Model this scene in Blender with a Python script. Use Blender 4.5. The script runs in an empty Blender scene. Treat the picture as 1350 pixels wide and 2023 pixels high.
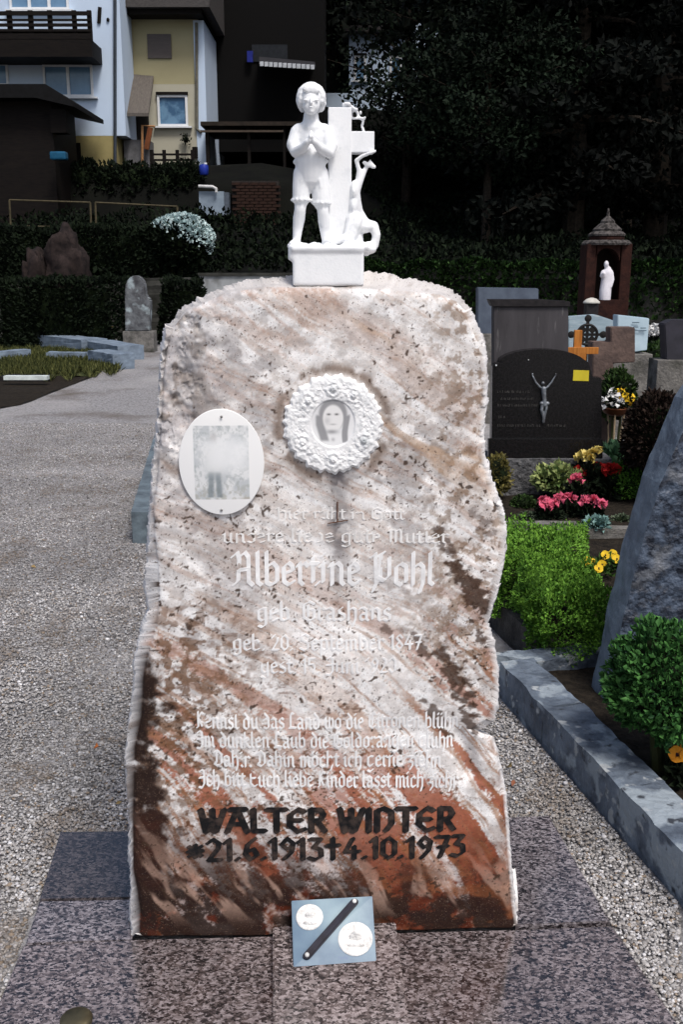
import bpy, bmesh, math, random
import numpy as np
from mathutils import Vector, Matrix, noise as mnoise
random.seed(7)
RNG = np.random.default_rng(11)

# ---------------------------------------------------------------- camera, world, sun
S = bpy.context.scene
C = S.collection
FPX, PITCH, CAMH = 1967.0, math.radians(14.0), 1.5
cd = bpy.data.cameras.new('camera'); cam = bpy.data.objects.new('camera', cd); C.objects.link(cam)
cam.location = (0, 0, CAMH); cam.rotation_euler = (math.pi/2-PITCH, 0, 0)
cd.sensor_fit = 'VERTICAL'; cd.sensor_height = 36.0; cd.lens = 36.0*FPX/2023.0
cd.clip_start = 0.05; cd.clip_end = 1000
S.camera = cam
SUN_EL, SUN_AZ = math.radians(58), math.radians(152)     # azimuth clockwise from +Y (behind the camera, to the right/left)
w = bpy.data.worlds.new('World'); S.world = w; w.use_nodes = True
nt = w.node_tree; nt.nodes.clear()
sky = nt.nodes.new('ShaderNodeTexSky'); sky.sky_type = 'NISHITA'; sky.sun_disc = False
sky.sun_elevation = SUN_EL; sky.sun_rotation = SUN_AZ
sky.dust_density = 4.0; sky.air_density = 1.0; sky.ozone_density = 1.0
bg = nt.nodes.new('ShaderNodeBackground'); bg.inputs['Strength'].default_value = 0.085
wo = nt.nodes.new('ShaderNodeOutputWorld')
nt.links.new(sky.outputs[0], bg.inputs[0]); nt.links.new(bg.outputs[0], wo.inputs[0])
sd = bpy.data.lights.new('sun', 'SUN'); sun = bpy.data.objects.new('sun', sd); C.objects.link(sun)
sd.energy = 1.5; sd.angle = math.radians(16); sd.color = (1.0, 0.975, 0.94)
d = Vector((math.sin(SUN_AZ)*math.cos(SUN_EL), math.cos(SUN_AZ)*math.cos(SUN_EL), math.sin(SUN_EL)))
sun.rotation_euler = (-d).to_track_quat('-Z', 'Y').to_euler(); sun.location = (0, -5, 20)
S.view_settings.view_transform = 'Standard'; S.view_settings.look = 'None'
S.view_settings.exposure = 0.74; S.view_settings.gamma = 1.0
try: S.view_settings.use_curve_mapping = False
except Exception: pass

# ---------------------------------------------------------------- pixel helpers (photograph pixels -> directions)
CP, SP = math.cos(PITCH), math.sin(PITCH)
def ray(px, py):
    dx = (px-675.0)/FPX; dy = (1011.5-py)/FPX
    return np.array([dx, CP+dy*SP, -SP+dy*CP])
def G(px, py, z=0.0):            # where that direction meets the level z
    r = ray(px, py); t = (z-CAMH)/r[2]
    return Vector((r[0]*t, r[1]*t, z))
def P(px, py, Y):                # where it meets the upright plane at distance Y
    r = ray(px, py); t = Y/r[1]
    return Vector((r[0]*t, Y, CAMH+r[2]*t))

# ---------------------------------------------------------------- materials
MATS = {}
def mat(name, col, col2=None, rough=0.7, scale=8.0, detail=6.0, contrast=(0.35, 0.65), bump=0.0, bscale=None,
        spec=0.12, metal=0.0, attr=None, extra=None, stretch=None, coat=0.0):
    if name in MATS: return MATS[name]
    m = bpy.data.materials.new(name); m.use_nodes = True; n = m.node_tree.nodes; l = m.node_tree.links
    b = n['Principled BSDF']; b.inputs['Roughness'].default_value = rough
    b.inputs['Specular IOR Level'].default_value = spec; b.inputs['Metallic'].default_value = metal
    b.inputs['Coat Weight'].default_value = coat
    tc = n.new('ShaderNodeTexCoord'); src = tc.outputs['Object']
    if stretch:
        mp = n.new('ShaderNodeMapping'); mp.inputs['Scale'].default_value = stretch
        l.new(src, mp.inputs[0]); src = mp.outputs[0]
    col2 = col2 or tuple(c*0.7 for c in col)
    out = None
    if attr:
        at = n.new('ShaderNodeAttribute'); at.attribute_name = attr
        if attr == 'col':
            out = at.outputs['Color']
        else:
            r = n.new('ShaderNodeValToRGB'); r.color_ramp.elements[0].color = (*col2, 1); r.color_ramp.elements[1].color = (*col, 1)
            l.new(at.outputs['Fac'], r.inputs[0]); out = r.outputs[0]
    else:
        nz = n.new('ShaderNodeTexNoise'); nz.inputs['Scale'].default_value = scale; nz.inputs['Detail'].default_value = detail
        nz.inputs['Roughness'].default_value = 0.62
        l.new(src, nz.inputs['Vector'])
        r = n.new('ShaderNodeValToRGB'); r.color_ramp.elements[0].position = contrast[0]; r.color_ramp.elements[1].position = contrast[1]
        r.color_ramp.elements[0].color = (*col2, 1); r.color_ramp.elements[1].color = (*col, 1)
        l.new(nz.outputs[0], r.inputs[0]); out = r.outputs[0]
    if extra:                      # (colour, scale, low, high): blotches of wear with a shape of their own
        for (ec, es, lo, hi) in extra:
            n2 = n.new('ShaderNodeTexNoise'); n2.inputs['Scale'].default_value = es; n2.inputs['Detail'].default_value = 5
            l.new(src, n2.inputs['Vector'])
            mr = n.new('ShaderNodeMapRange'); mr.inputs[1].default_value = lo; mr.inputs[2].default_value = hi
            l.new(n2.outputs[0], mr.inputs[0])
            mx = n.new('ShaderNodeMix'); mx.data_type = 'RGBA'; mx.inputs[7].default_value = (*ec, 1)
            l.new(mr.outputs[0], mx.inputs[0]); l.new(out, mx.inputs[6]); out = mx.outputs[2]
    l.new(out, b.inputs['Base Color'])
    if bump:
        n3 = n.new('ShaderNodeTexNoise'); n3.inputs['Scale'].default_value = bscale or scale*3; n3.inputs['Detail'].default_value = 5
        l.new(src, n3.inputs['Vector'])
        bp = n.new('ShaderNodeBump'); bp.inputs['Strength'].default_value = bump; bp.inputs['Distance'].default_value = 0.02
        l.new(n3.outputs[0], bp.inputs['Height']); l.new(bp.outputs[0], b.inputs['Normal'])
    MATS[name] = m
    return m
def granite(name, light, dark, pink, scale=190, rough=0.10, lo=.42, hi=.56):
    if name in MATS: return MATS[name]
    m = bpy.data.materials.new(name); m.use_nodes = True; n = m.node_tree.nodes; l = m.node_tree.links
    b = n['Principled BSDF']; b.inputs['Roughness'].default_value = rough; b.inputs['Specular IOR Level'].default_value = 0.9; b.inputs['Coat Weight'].default_value = .4; b.inputs['Coat Roughness'].default_value = .05
    tc = n.new('ShaderNodeTexCoord')
    mp = n.new('ShaderNodeMapping'); mp.inputs['Scale'].default_value = (0.8, 1.15, 1); l.new(tc.outputs['Object'], mp.inputs[0])
    wz = n.new('ShaderNodeTexNoise'); wz.inputs['Scale'].default_value = scale*1.2; wz.inputs['Detail'].default_value = 2
    l.new(mp.outputs[0], wz.inputs['Vector'])
    ml = n.new('ShaderNodeVectorMath'); ml.operation = 'MULTIPLY_ADD'; ml.inputs[1].default_value = (.012, .012, .012)
    l.new(wz.outputs['Color'], ml.inputs[0]); l.new(mp.outputs[0], ml.inputs[2])
    vo = n.new('ShaderNodeTexVoronoi'); vo.inputs['Scale'].default_value = scale; l.new(ml.outputs[0], vo.inputs['Vector'])
    sx = n.new('ShaderNodeSeparateColor'); l.new(vo.outputs['Color'], sx.inputs[0]); nz = sx
    r = n.new('ShaderNodeValToRGB'); e = r.color_ramp.elements
    e[0].position = .18; e[0].color = (*dark, 1); e[1].position = .95; e[1].color = (*light, 1)
    k = e.new(.34); k.color = tuple(.5*a+.5*b for a, b in zip(dark, pink))+(1,); k = e.new(.5); k.color = (*pink, 1)
    l.new(nz.outputs[0], r.inputs[0])
    n2 = n.new('ShaderNodeTexNoise'); n2.inputs['Scale'].default_value = 3.5; n2.inputs['Detail'].default_value = 6
    l.new(tc.outputs['Object'], n2.inputs['Vector'])
    mr = n.new('ShaderNodeMapRange'); mr.inputs[1].default_value = .3; mr.inputs[2].default_value = .7; mr.inputs[3].default_value = .72; mr.inputs[4].default_value = 1.1
    l.new(n2.outputs[0], mr.inputs[0])
    mx = n.new('ShaderNodeMix'); mx.data_type = 'RGBA'; mx.blend_type = 'MULTIPLY'; mx.inputs[0].default_value = 1
    l.new(r.outputs[0], mx.inputs[6]); l.new(mr.outputs[0], mx.inputs[7]); l.new(mx.outputs[2], b.inputs['Base Color'])
    mr2 = n.new('ShaderNodeMapRange'); mr2.inputs[1].default_value = .3; mr2.inputs[2].default_value = .7; mr2.inputs[3].default_value = rough; mr2.inputs[4].default_value = rough+.16
    l.new(n2.outputs[0], mr2.inputs[0]); l.new(mr2.outputs[0], b.inputs['Roughness'])
    bp = n.new('ShaderNodeBump'); bp.inputs['Strength'].default_value = .15; bp.inputs['Distance'].default_value = .003
    l.new(nz.outputs[0], bp.inputs['Height']); l.new(bp.outputs[0], b.inputs['Normal'])
    MATS[name] = m
    return m

# ---------------------------------------------------------------- mesh helpers
class MB:
    def __init__(s): s.v = []; s.f = []
    def add(s, v, f):
        o = len(s.v); s.v += [tuple(p) for p in v]; s.f += [tuple(i+o for i in q) for q in f]; return s
    def box(s, c, size, rz=0.0, rx=0.0, ry=0.0, bev=0.0):
        M = Matrix.Translation(Vector(c)) @ Matrix.Rotation(rz, 4, 'Z') @ Matrix.Rotation(ry, 4, 'Y') @ Matrix.Rotation(rx, 4, 'X')
        hx, hy, hz = [k/2 for k in size]
        if bev <= 0:
            v = [M @ Vector((x*hx, y*hy, z*hz)) for z in (-1, 1) for y in (-1, 1) for x in (-1, 1)]
            return s.add(v, [(0, 2, 3, 1), (4, 5, 7, 6), (0, 1, 5, 4), (2, 6, 7, 3), (0, 4, 6, 2), (1, 3, 7, 5)])
        bm = bmesh.new(); bmesh.ops.create_cube(bm, size=1.0)
        for q in bm.verts: q.co = Vector((q.co.x*size[0], q.co.y*size[1], q.co.z*size[2]))
        bmesh.ops.bevel(bm, geom=bm.edges[:], offset=min(bev, min(size)*.45), segments=2, affect='EDGES', profile=.6)
        bm.verts.index_update()
        s.add([M @ q.co for q in bm.verts], [[k.index for k in f.verts] for f in bm.faces]); bm.free(); return s
    def quadbox(s, pts, z0, z1):        # pts: footprint polygon (x,y), prism from z0 to z1
        n = len(pts)
        v = [(p[0], p[1], z0) for p in pts]+[(p[0], p[1], z1) for p in pts]
        f = [tuple(range(n-1, -1, -1)), tuple(range(n, 2*n))]+[(i, (i+1) % n, n+(i+1) % n, n+i) for i in range(n)]
        return s.add(v, f)
    def tube(s, path, radii, seg=8, cap=True):
        path = [Vector(p) for p in path]
        if not hasattr(radii, '__len__'): radii = [radii]*len(path)
        v = []; f = []; up = Vector((0, 0, 1)); px = None
        for i, p in enumerate(path):
            t = (path[min(i+1, len(path)-1)]-path[max(i-1, 0)]).normalized()
            if px is None:
                a = up if abs(t.z) < .9 else Vector((1, 0, 0)); px = t.cross(a).normalized()
            else: px = (px-t*px.dot(t)).normalized()
            py = t.cross(px)
            for k in range(seg):
                a = 2*math.pi*k/seg; v.append(p+(px*math.cos(a)+py*math.sin(a))*radii[i])
        for i in range(len(path)-1):
            for k in range(seg):
                a = i*seg+k; b = i*seg+(k+1) % seg
                f.append((a, b, b+seg, a+seg))
        if cap:
            f.append(tuple(range(seg-1, -1, -1))); f.append(tuple(range((len(path)-1)*seg, len(path)*seg)))
        return s.add(v, f)
    def lathe(s, c, prof, seg=24, M=None):
        v = []; f = []; c = Vector(c)
        for (r, z) in prof:
            for k in range(seg):
                a = 2*math.pi*k/seg; q = Vector((r*math.cos(a), r*math.sin(a), z))
                v.append((M @ q if M else q)+c)
        for i in range(len(prof)-1):
            for k in range(seg):
                a = i*seg+k; b = i*seg+(k+1) % seg; f.append((a, b, b+seg, a+seg))
        f.append(tuple(range(seg-1, -1, -1))); f.append(tuple(range((len(prof)-1)*seg, len(prof)*seg)))
        return s.add(v, f)
    def ball(s, c, r, seg=12, rings=8, M=None):
        if not hasattr(r, '__len__'): r = (r, r, r)
        c = Vector(c); v = [c+((M @ Vector((0, 0, r[2]))) if M else Vector((0, 0, r[2])))]; f = []
        for i in range(1, rings):
            t = math.pi*i/rings
            for k in range(seg):
                a = 2*math.pi*k/seg; q = Vector((r[0]*math.sin(t)*math.cos(a), r[1]*math.sin(t)*math.sin(a), r[2]*math.cos(t)))
                v.append(c+(M @ q if M else q))
        q = Vector((0, 0, -r[2])); v.append(c+(M @ q if M else q)); n = len(v)
        for k in range(seg): f.append((0, 1+k, 1+(k+1) % seg))
        for i in range(rings-2):
            for k in range(seg):
                a = 1+i*seg+k; b = 1+i*seg+(k+1) % seg; f.append((a, a+seg, b+seg, b))
        for k in range(seg):
            a = 1+(rings-2)*seg+k; b = 1+(rings-2)*seg+(k+1) % seg; f.append((a, n-1, b))
        return s.add(v, f)
    def mesh(s, name='mesh'):
        me = bpy.data.meshes.new(name); me.from_pydata(s.v, [], s.f); me.update(); return me
    def build(s, name, m, parent=None, smooth=False, **k):
        me = s.mesh(name)
        return link(name, me, m, parent, smooth, **k)
def recalc(me):
    bm = bmesh.new(); bm.from_mesh(me); bmesh.ops.recalc_face_normals(bm, faces=bm.faces[:]); bm.to_mesh(me); bm.free()
def tag(o, label=None, cat=None, group=None, kind=None):
    if label: o['label'] = label
    if cat: o['category'] = cat
    if group: o['group'] = group
    if kind: o['kind'] = kind
    return o
def world(o):
    return o.matrix_basis.copy() if o.parent is None else world(o.parent) @ o.matrix_parent_inverse @ o.matrix_basis
def link(name, me, m, parent=None, smooth=False, label=None, cat=None, group=None, kind=None):
    o = bpy.data.objects.new(name, me); C.objects.link(o)
    if m is not None and not me.materials: me.materials.append(m if not isinstance(m, str) else MATS[m])
    if smooth and len(me.polygons): me.polygons.foreach_set('use_smooth', [True]*len(me.polygons))
    if parent is not None:
        o.parent = parent
        o.matrix_parent_inverse = world(parent).inverted()
    return tag(o, label, cat, group, kind)
def thing(name, label, cat, loc=(0, 0, 0), group=None):
    o = bpy.data.objects.new(name, None); C.objects.link(o); o.location = loc; o.empty_display_size = .1
    return tag(o, label, cat, group)
def copy_tree(o, loc, rz=0.0, sc=1.0, label=None, parent=None):
    c = o.copy(); C.objects.link(c)
    if parent is None:
        c.location = loc; c.rotation_euler = (0, 0, rz); c.scale = (sc, sc, sc)
        if label: c['label'] = label
    else: c.parent = parent
    for ch in [k for k in bpy.data.objects if k.parent == o]: copy_tree(ch, None, parent=c)
    return c
def prism_px(outline, Y, depth, m, name, parent=None, rz=0.0, bev=0.004, jitter=0.0, **k):
    """outline in photograph pixels on the upright plane at distance Y; real thickness `depth` behind it"""
    pts = [P(x, y, Y) for x, y in outline]
    c = sum(pts, Vector())/len(pts)
    bm = bmesh.new()
    R = Matrix.Rotation(rz, 3, 'Z')
    fv = [bm.verts.new(c+R @ (p-c)) for p in pts]
    f = bm.faces.new(fv)
    r = bmesh.ops.extrude_face_region(bm, geom=[f])
    off = R @ Vector((0, depth, 0))
    for q in r['geom']:
        if isinstance(q, bmesh.types.BMVert): q.co += off
    bmesh.ops.recalc_face_normals(bm, faces=bm.faces[:])
    if bev: bmesh.ops.bevel(bm, geom=bm.edges[:], offset=bev, segments=2, affect='EDGES', clamp_overlap=True)
    me = bpy.data.meshes.new(name); bm.to_mesh(me); bm.free()
    return link(name, me, m, parent, **k)

# numpy value noise --------------------------------------------------------
def vnoise(x, y, seed=0):
    xi = np.floor(x).astype(np.int64); yi = np.floor(y).astype(np.int64); xf = x-xi; yf = y-yi
    def h(a, b):
        n = (a*374761393+b*668265263+seed*974711) & 0xffffffff
        n = ((n ^ (n >> 13))*1274126177) & 0xffffffff
        n = (n ^ (n >> 16)) & 0xffffffff
        return n/4294967295.0
    u = xf*xf*(3-2*xf); v = yf*yf*(3-2*yf)
    return (h(xi, yi)*(1-u)+h(xi+1, yi)*u)*(1-v)+(h(xi, yi+1)*(1-u)+h(xi+1, yi+1)*u)*v
def fbm(x, y, seed=0, oct=5, gain=.55):
    s = 0; a = 1; t = 0
    for i in range(oct):
        s = s+a*vnoise(x*2**i+17.3*i, y*2**i-9.1*i, seed+i); t += a; a *= gain
    return s/t
def sst(a, b, x):
    t = np.clip((x-a)/(b-a), 0, 1); return t*t*(3-2*t)

# leaves -------------------------------------------------------------------
def leaf_mesh(name, pts, size, dirs=None, squash=.55, tints=None, rng=None, bend=.25):
    """one folded leaf (4 triangles) at every point"""
    rng = rng or RNG; n = len(pts); pts = np.asarray(pts, float)
    if dirs is None: dirs = rng.normal(size=(n, 3))
    else: dirs = dirs+rng.normal(size=(n, 3))*.55
    dirs /= np.linalg.norm(dirs, axis=1)[:, None]+1e-9
    a = rng.normal(size=(n, 3)); side = np.cross(dirs, a); side /= np.linalg.norm(side, axis=1)[:, None]+1e-9
    nor = np.cross(dirs, side)
    sz = (np.asarray(size)*rng.uniform(.65, 1.3, n))[:, None]
    b = pts; tip = pts+dirs*sz+nor*sz*bend*-.3
    mid = pts+dirs*sz*.5
    l = mid+side*sz*squash*.5+nor*sz*bend; r = mid-side*sz*squash*.5+nor*sz*bend
    v = np.stack([b, l, tip, r], 1).reshape(-1, 3)
    me = bpy.data.meshes.new(name)
    me.vertices.add(4*n); me.vertices.foreach_set('co', v.ravel())
    idx = np.arange(n)[:, None]*4+np.array([0, 1, 2, 0, 2, 3])[None, :]
    me.loops.add(6*n); me.loops.foreach_set('vertex_index', idx.ravel().astype(np.int32))
    me.polygons.add(2*n); me.polygons.foreach_set('loop_start', np.arange(2*n, dtype=np.int32)*3)
    me.update(calc_edges=True)
    if tints is None: tints = rng.uniform(0, 1, n)
    at = me.attributes.new('tint', 'FLOAT', 'POINT'); at.data.foreach_set('value', np.repeat(tints, 4).astype(np.float32))
    return me
def lumpy(dirv, seed, amp=.3, f=2.2):
    return 1+amp*np.array([mnoise.noise(Vector((d[0]*f+seed, d[1]*f, d[2]*f))) for d in dirv])

def remesh_join(mb, voxel, smooth=2, factor=.5):
    me = mb.mesh('tmp'); o = bpy.data.objects.new('tmp', me); C.objects.link(o)
    m = o.modifiers.new('r', 'REMESH'); m.mode = 'VOXEL'; m.voxel_size = voxel; m.use_smooth_shade = True
    if smooth:
        sm = o.modifiers.new('s', 'SMOOTH'); sm.iterations = smooth; sm.factor = factor
    dg = bpy.context.evaluated_depsgraph_get(); dg.update()
    out = bpy.data.meshes.new_from_object(o.evaluated_get(dg))
    bpy.data.objects.remove(o); return out
def limb(mb, pts, radii, seg=10):
    """chain of tapered capsules, to be fused into one surface"""
    for i, (p, r) in enumerate(zip(pts, radii)): mb.ball(p, r, seg, 8)
    for i in range(len(pts)-1): mb.tube([pts[i], pts[i+1]], [radii[i], radii[i+1]], seg)

# ---------------------------------------------------------------- the setting
M_gravel = mat('gravel', (.36, .35, .355), (.15, .145, .145), rough=.9, scale=48, detail=8, contrast=(.38, .62), bump=.6, bscale=160,
               extra=[((.12, .10, .085), 1.1, .56, .74), ((.36, .345, .34), .6, .5, .75)])
M_soil = mat('soil', (.028, .022, .016), (.010, .008, .006), rough=.95, scale=30, bump=.7, bscale=60)
M_hill = mat('hill_earth', (.005, .0055, .004), (.002, .0022, .002), rough=.95, scale=1.2, bump=.6, bscale=6)
M_turf = mat('turf', (.05, .06, .02), (.025, .025, .012), rough=.95, scale=4, bump=.6, bscale=30)
GZ = -0.025                       # level of the gravel
def hz(x, y):
    """height of the hillside behind the cemetery wall"""
    if y < 21.4: return -0.6
    t = min(1, (y-21.4)/10.5)
    k = .5-.5*math.tanh((x-1.0)/1.2)            # left half climbs to the houses' yard, right half starts lower
    zl = 1.05+min(1, (y-21.4)/9.0)*1.6+(min(1, max(0, (y-30.75)/.35))*1.3)+max(0, min(1, (y-31.2)/1.5))*.55
    z = zl*k+(1.05+t*1.2)*(1-k)
    if y > 33 and x > 0: z += min(7, y-33)*.08
    if y > 40: z += .3+(y-40)*.62
    if y > 32 and x > 1: z += min(1, (x-1)/3)*(y-32)*.12
    return z+.35*mnoise.noise(Vector((x*.25, y*.25, 3)))*min(1, max(0, (y-22)/6))
def grid(name, xs, ys, fz, m, **k):
    v = [(x, y, fz(x, y)) for y in ys for x in xs]; n = len(xs)
    f = [(j*n+i, j*n+i+1, (j+1)*n+i+1, (j+1)*n+i) for j in range(len(ys)-1) for i in range(n-1)]
    mb = MB(); mb.add(v, f); return mb.build(name, m, smooth=True, **k)
gx = list(np.linspace(-60, -6, 10))+list(np.linspace(-5.5, 5.5, 56))+list(np.linspace(6, 60, 10))
gy = list(np.linspace(-20, 0, 5))+list(np.linspace(.4, 8, 50))+list(np.linspace(8.5, 21.6, 28))
grid('ground', gx, gy, lambda x, y: GZ+.012*mnoise.noise(Vector((x*1.7, y*1.7, 0)))*(1 if abs(x) < 5 else 0)-.006, M_gravel, kind='structure')
grid('hill', list(np.linspace(-120, 120, 97)), list(np.linspace(21.3, 30, 24))+list(np.linspace(30.3, 33, 12))+list(np.linspace(33.4, 44, 22))+list(np.linspace(46, 150, 30)), hz, M_hill, kind='structure')

# ---- gravel stones lying on the path (nobody could count them)
def pebbles(n, region, name):
    ico = MB().ball((0, 0, 0), 1, 5, 3); bv = np.array(ico.v); bf = ico.f; k = len(bv)
    pts = []
    while len(pts) < n:
        x, y = region()
        if x is None: continue
        pts.append((x, y))
    pts = np.array(pts); r = RNG.uniform(.0022, .0055, n)*(1+.6*(RNG.uniform(size=n) > .95))
    sc = RNG.uniform(.7, 1.3, (n, 3))*r[:, None]; sc[:, 2] *= .65
    ang = RNG.uniform(0, 6.28, n); ca, sa = np.cos(ang), np.sin(ang)
    V = bv[None]*sc[:, None, :]
    V = np.stack([V[..., 0]*ca[:, None]-V[..., 1]*sa[:, None], V[..., 0]*sa[:, None]+V[..., 1]*ca[:, None], V[..., 2]], -1)
    V += RNG.normal(size=V.shape)*r[:, None, None]*.12
    V[..., 0] += pts[:, 0, None]; V[..., 1] += pts[:, 1, None]; V[..., 2] += (GZ+r*.15)[:, None]
    me = bpy.data.meshes.new(name)
    faces = np.concatenate([np.array([q for q in bf if len(q) == 3])]) if False else None
    me.vertices.add(n*k); me.vertices.foreach_set('co', V.ravel())
    tri = [];
    for q in bf:
        tri.append(q[:3]);
        if len(q) == 4: tri.append((q[0], q[2], q[3]))
    tri = np.array(tri); idx = (np.arange(n)[:, None, None]*k+tri[None]).ravel()
    me.loops.add(len(idx)); me.loops.foreach_set('vertex_index', idx.astype(np.int32))
    me.polygons.add(len(idx)//3); me.polygons.foreach_set('loop_start', np.arange(len(idx)//3, dtype=np.int32)*3)
    me.update(calc_edges=True)
    base = np.array([(.365, .35, .34), (.27, .255, .245), (.13, .122, .12), (.47, .46, .465), (.25, .20, .155), (.62, .61, .61)])
    ci = RNG.choice(6, n, p=[.36, .27, .15, .12, .07, .03])
    pat = fbm(pts[:, 0]*2.3+50, pts[:, 1]*2.3, 171, 4)[:, None]; pat2 = fbm(pts[:, 0]*5+50, pts[:, 1]*4, 173, 3)[:, None]
    col = base[ci]*RNG.uniform(.8, 1.2, (n, 1))*(.86+.28*sst(.35, .62, pat)); kk = sst(.60, .74, pat2)*.5; col = col*(1-kk)+np.array([[.15, .115, .085]])*kk*RNG.uniform(.5, 1.5, (n, 1)); col = np.concatenate([col, np.ones((n, 1))], 1)
    at = me.attributes.new('col', 'FLOAT_COLOR', 'POINT'); at.data.foreach_set('color', np.repeat(col, k, 0).astype(np.float32).ravel())
    return link(name, me, mat('pebble', (1, 1, 1), rough=.75, attr='col'), kind='stuff', label='grey and brown gravel stones covering the path', cat='gravel')

# ---- granite border round the stone
EL, ER = G(275, 1852), G(1024, 1832)
TH = math.atan2(ER.y-EL.y, ER.x-EL.x)
U = Vector((math.cos(TH), math.sin(TH), 0)); N = Vector((math.sin(TH), -math.cos(TH), 0))    # along the stone's face, out of it
O0 = (EL+ER)/2
def on_stone(px, py, d=0.0):
    """(u, v) on the stone's face (plane moved out by d) for a photograph pixel"""
    r = Vector(ray(px, py)); o = Vector((0, 0, CAMH)); p0 = O0+N*d
    t = (p0-o).dot(N)/r.dot(N); p = o+r*t
    return ((p-O0).dot(U), p.z)
G_light = granite('granite_grey', (.34, .305, .32), (.018, .016, .018), (.12, .10, .105))
G_dark = granite('granite_dark', (.13, .11, .11), (.014, .012, .013), (.05, .041, .041))  # darker granite colour, used for one slab only
G_pink = granite('granite_pink', (.31, .265, .27), (.014, .012, .013), (.105, .082, .080))
border = thing('grave_border', 'polished speckled granite slabs laid flat around the tall rough stone', 'grave border', (O0.x, O0.y, 0))
def slab(px, m, z1=0.0, z0=-.06, gap=.002):
    pts = [G(x, y) for x, y in px]; c = sum(pts, Vector())/len(pts)
    pts = [p+(c-p).normalized()*gap for p in pts]
    bm = bmesh.new(); vs = [bm.verts.new((p.x, p.y, z1)) for p in pts]; f = bm.faces.new(vs)
    if f.normal.z < 0 or True:
        bm.normal_update()
        if f.normal.z < 0: f.normal_flip()
    r = bmesh.ops.extrude_face_region(bm, geom=[f])
    for q in r['geom']:
        if isinstance(q, bmesh.types.BMVert): q.co.z = z0
    bmesh.ops.recalc_face_normals(bm, faces=bm.faces[:])
    bmesh.ops.bevel(bm, geom=[e for e in bm.edges if all(q.co.z > z1-.001 for q in e.verts)], offset=.003, segments=2, affect='EDGES')
    me = bpy.data.meshes.new('slab'); bm.to_mesh(me); bm.free()
    return link('slab', me, m, border)
slab([(118, 1642), (262, 1640), (262, 1774), (76, 1778)], G_dark)['label'] = 'dark granite slab'
slab([(76, 1779), (262, 1775), (262, 1858), (48, 1865)], G_light)
slab([(44, 1867), (275, 1855), (1018, 1835.5), (1213, 1829), (1400, 2110), (-60, 2110)], G_pink)
slab([(985, 1614), (1086, 1610), (1208, 1821), (1019, 1829)], G_light)
# sloping granite rest for the blue plaque
def wedge():
    a, b = G(540, 1856), G(782, 1847); a2, b2 = G(540, 2060), G(812, 2060)
    h0, h1 = .034, .006
    v = [(a.x, a.y, 0), (b.x, b.y, 0), (b2.x, b2.y, 0), (a2.x, a2.y, 0), (a.x, a.y, h0), (b.x, b.y, h0), (b2.x, b2.y, h1), (a2.x, a2.y, h1)]
    bm = bmesh.new(); V = [bm.verts.new(p) for p in v]
    for f in [(0, 1, 2, 3), (4, 5, 6, 7), (0, 1, 5, 4), (1, 2, 6, 5), (2, 3, 7, 6), (3, 0, 4, 7)]: bm.faces.new([V[i] for i in f])
    bmesh.ops.recalc_face_normals(bm, faces=bm.faces[:]); bmesh.ops.bevel(bm, geom=bm.edges[:], offset=.003, segments=2, affect='EDGES')
    for q in bm.verts: q.co.z += .001
    me = bpy.data.meshes.new('plaque_rest'); bm.to_mesh(me); bm.free()
    link('plaque_rest', me, granite('granite_rest', (.36, .31, .31), (.020, .017, .018), (.135, .108, .105)), border)
wedge()

# ---------------------------------------------------------------- the tall rough stone
def resample(pts, n):
    pts = np.array(pts, float); d = np.r_[0, np.cumsum(np.hypot(*np.diff(pts, axis=0).T))]
    t = np.linspace(0, d[-1], n); return np.stack([np.interp(t, d, pts[:, 0]), np.interp(t, d, pts[:, 1])], 1)
leftF = [(275, 1852), (276, 1800), (272, 1770), (263, 1720), (262, 1640), (264, 1560), (265, 1480), (278, 1420), (281, 1380), (283, 1340), (291, 1290), (306, 1240), (312, 1180), (310, 1120), (303, 1060), (301, 1010), (306, 960), (311, 900), (316, 840), (319, 760), (323, 700), (338, 650)]
leftS = [(260, 1858), (255, 1800), (258, 1740), (253, 1680), (255, 1610), (248, 1550), (247, 1490), (255, 1420), (262, 1360), (262, 1310), (278, 1250), (290, 1200), (285, 1160), (290, 1110), (290, 1080), (292, 1040), (297, 980), (303, 900), (310, 840), (314, 760), (317, 700), (330, 645)]
rightF = [(1018, 1834), (1011, 1790), (1005, 1700), (999, 1620), (992, 1550), (980, 1490), (968, 1460), (936, 1444), (964, 1424), (975, 1400), (976, 1330), (963, 1270), (958, 1230), (970, 1180), (978, 1150), (988, 1100), (990, 1050), (984, 1010), (968, 970), (953, 920), (950, 890), (948, 850), (954, 800), (956, 730), (950, 685), (920, 615)]
rightS = [(1025, 1832), (1019, 1790), (1011, 1700), (1005, 1620), (998, 1550), (986, 1490), (976, 1456), (941, 1443), (976, 1426), (984, 1400), (985, 1320), (977, 1270), (965, 1230), (981, 1180), (989, 1150), (999, 1100), (1001, 1050), (996, 1010), (981, 970), (963, 920), (958, 890), (956, 850), (962, 800), (964, 730), (959, 680), (930, 606)]
topF = [(338, 650), (362, 622), (402, 600), (452, 580), (520, 568), (600, 571), (700, 573), (800, 577), (868, 583), (905, 597), (920, 615)]
topS = [(330, 645), (358, 612), (400, 588), (450, 565), (490, 551), (530, 546), (575, 545), (650, 541), (725, 535), (760, 540), (800, 551), (840, 555), (880, 568), (905, 581), (916, 598), (930, 606)]
NU, NV = 430, 690
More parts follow.
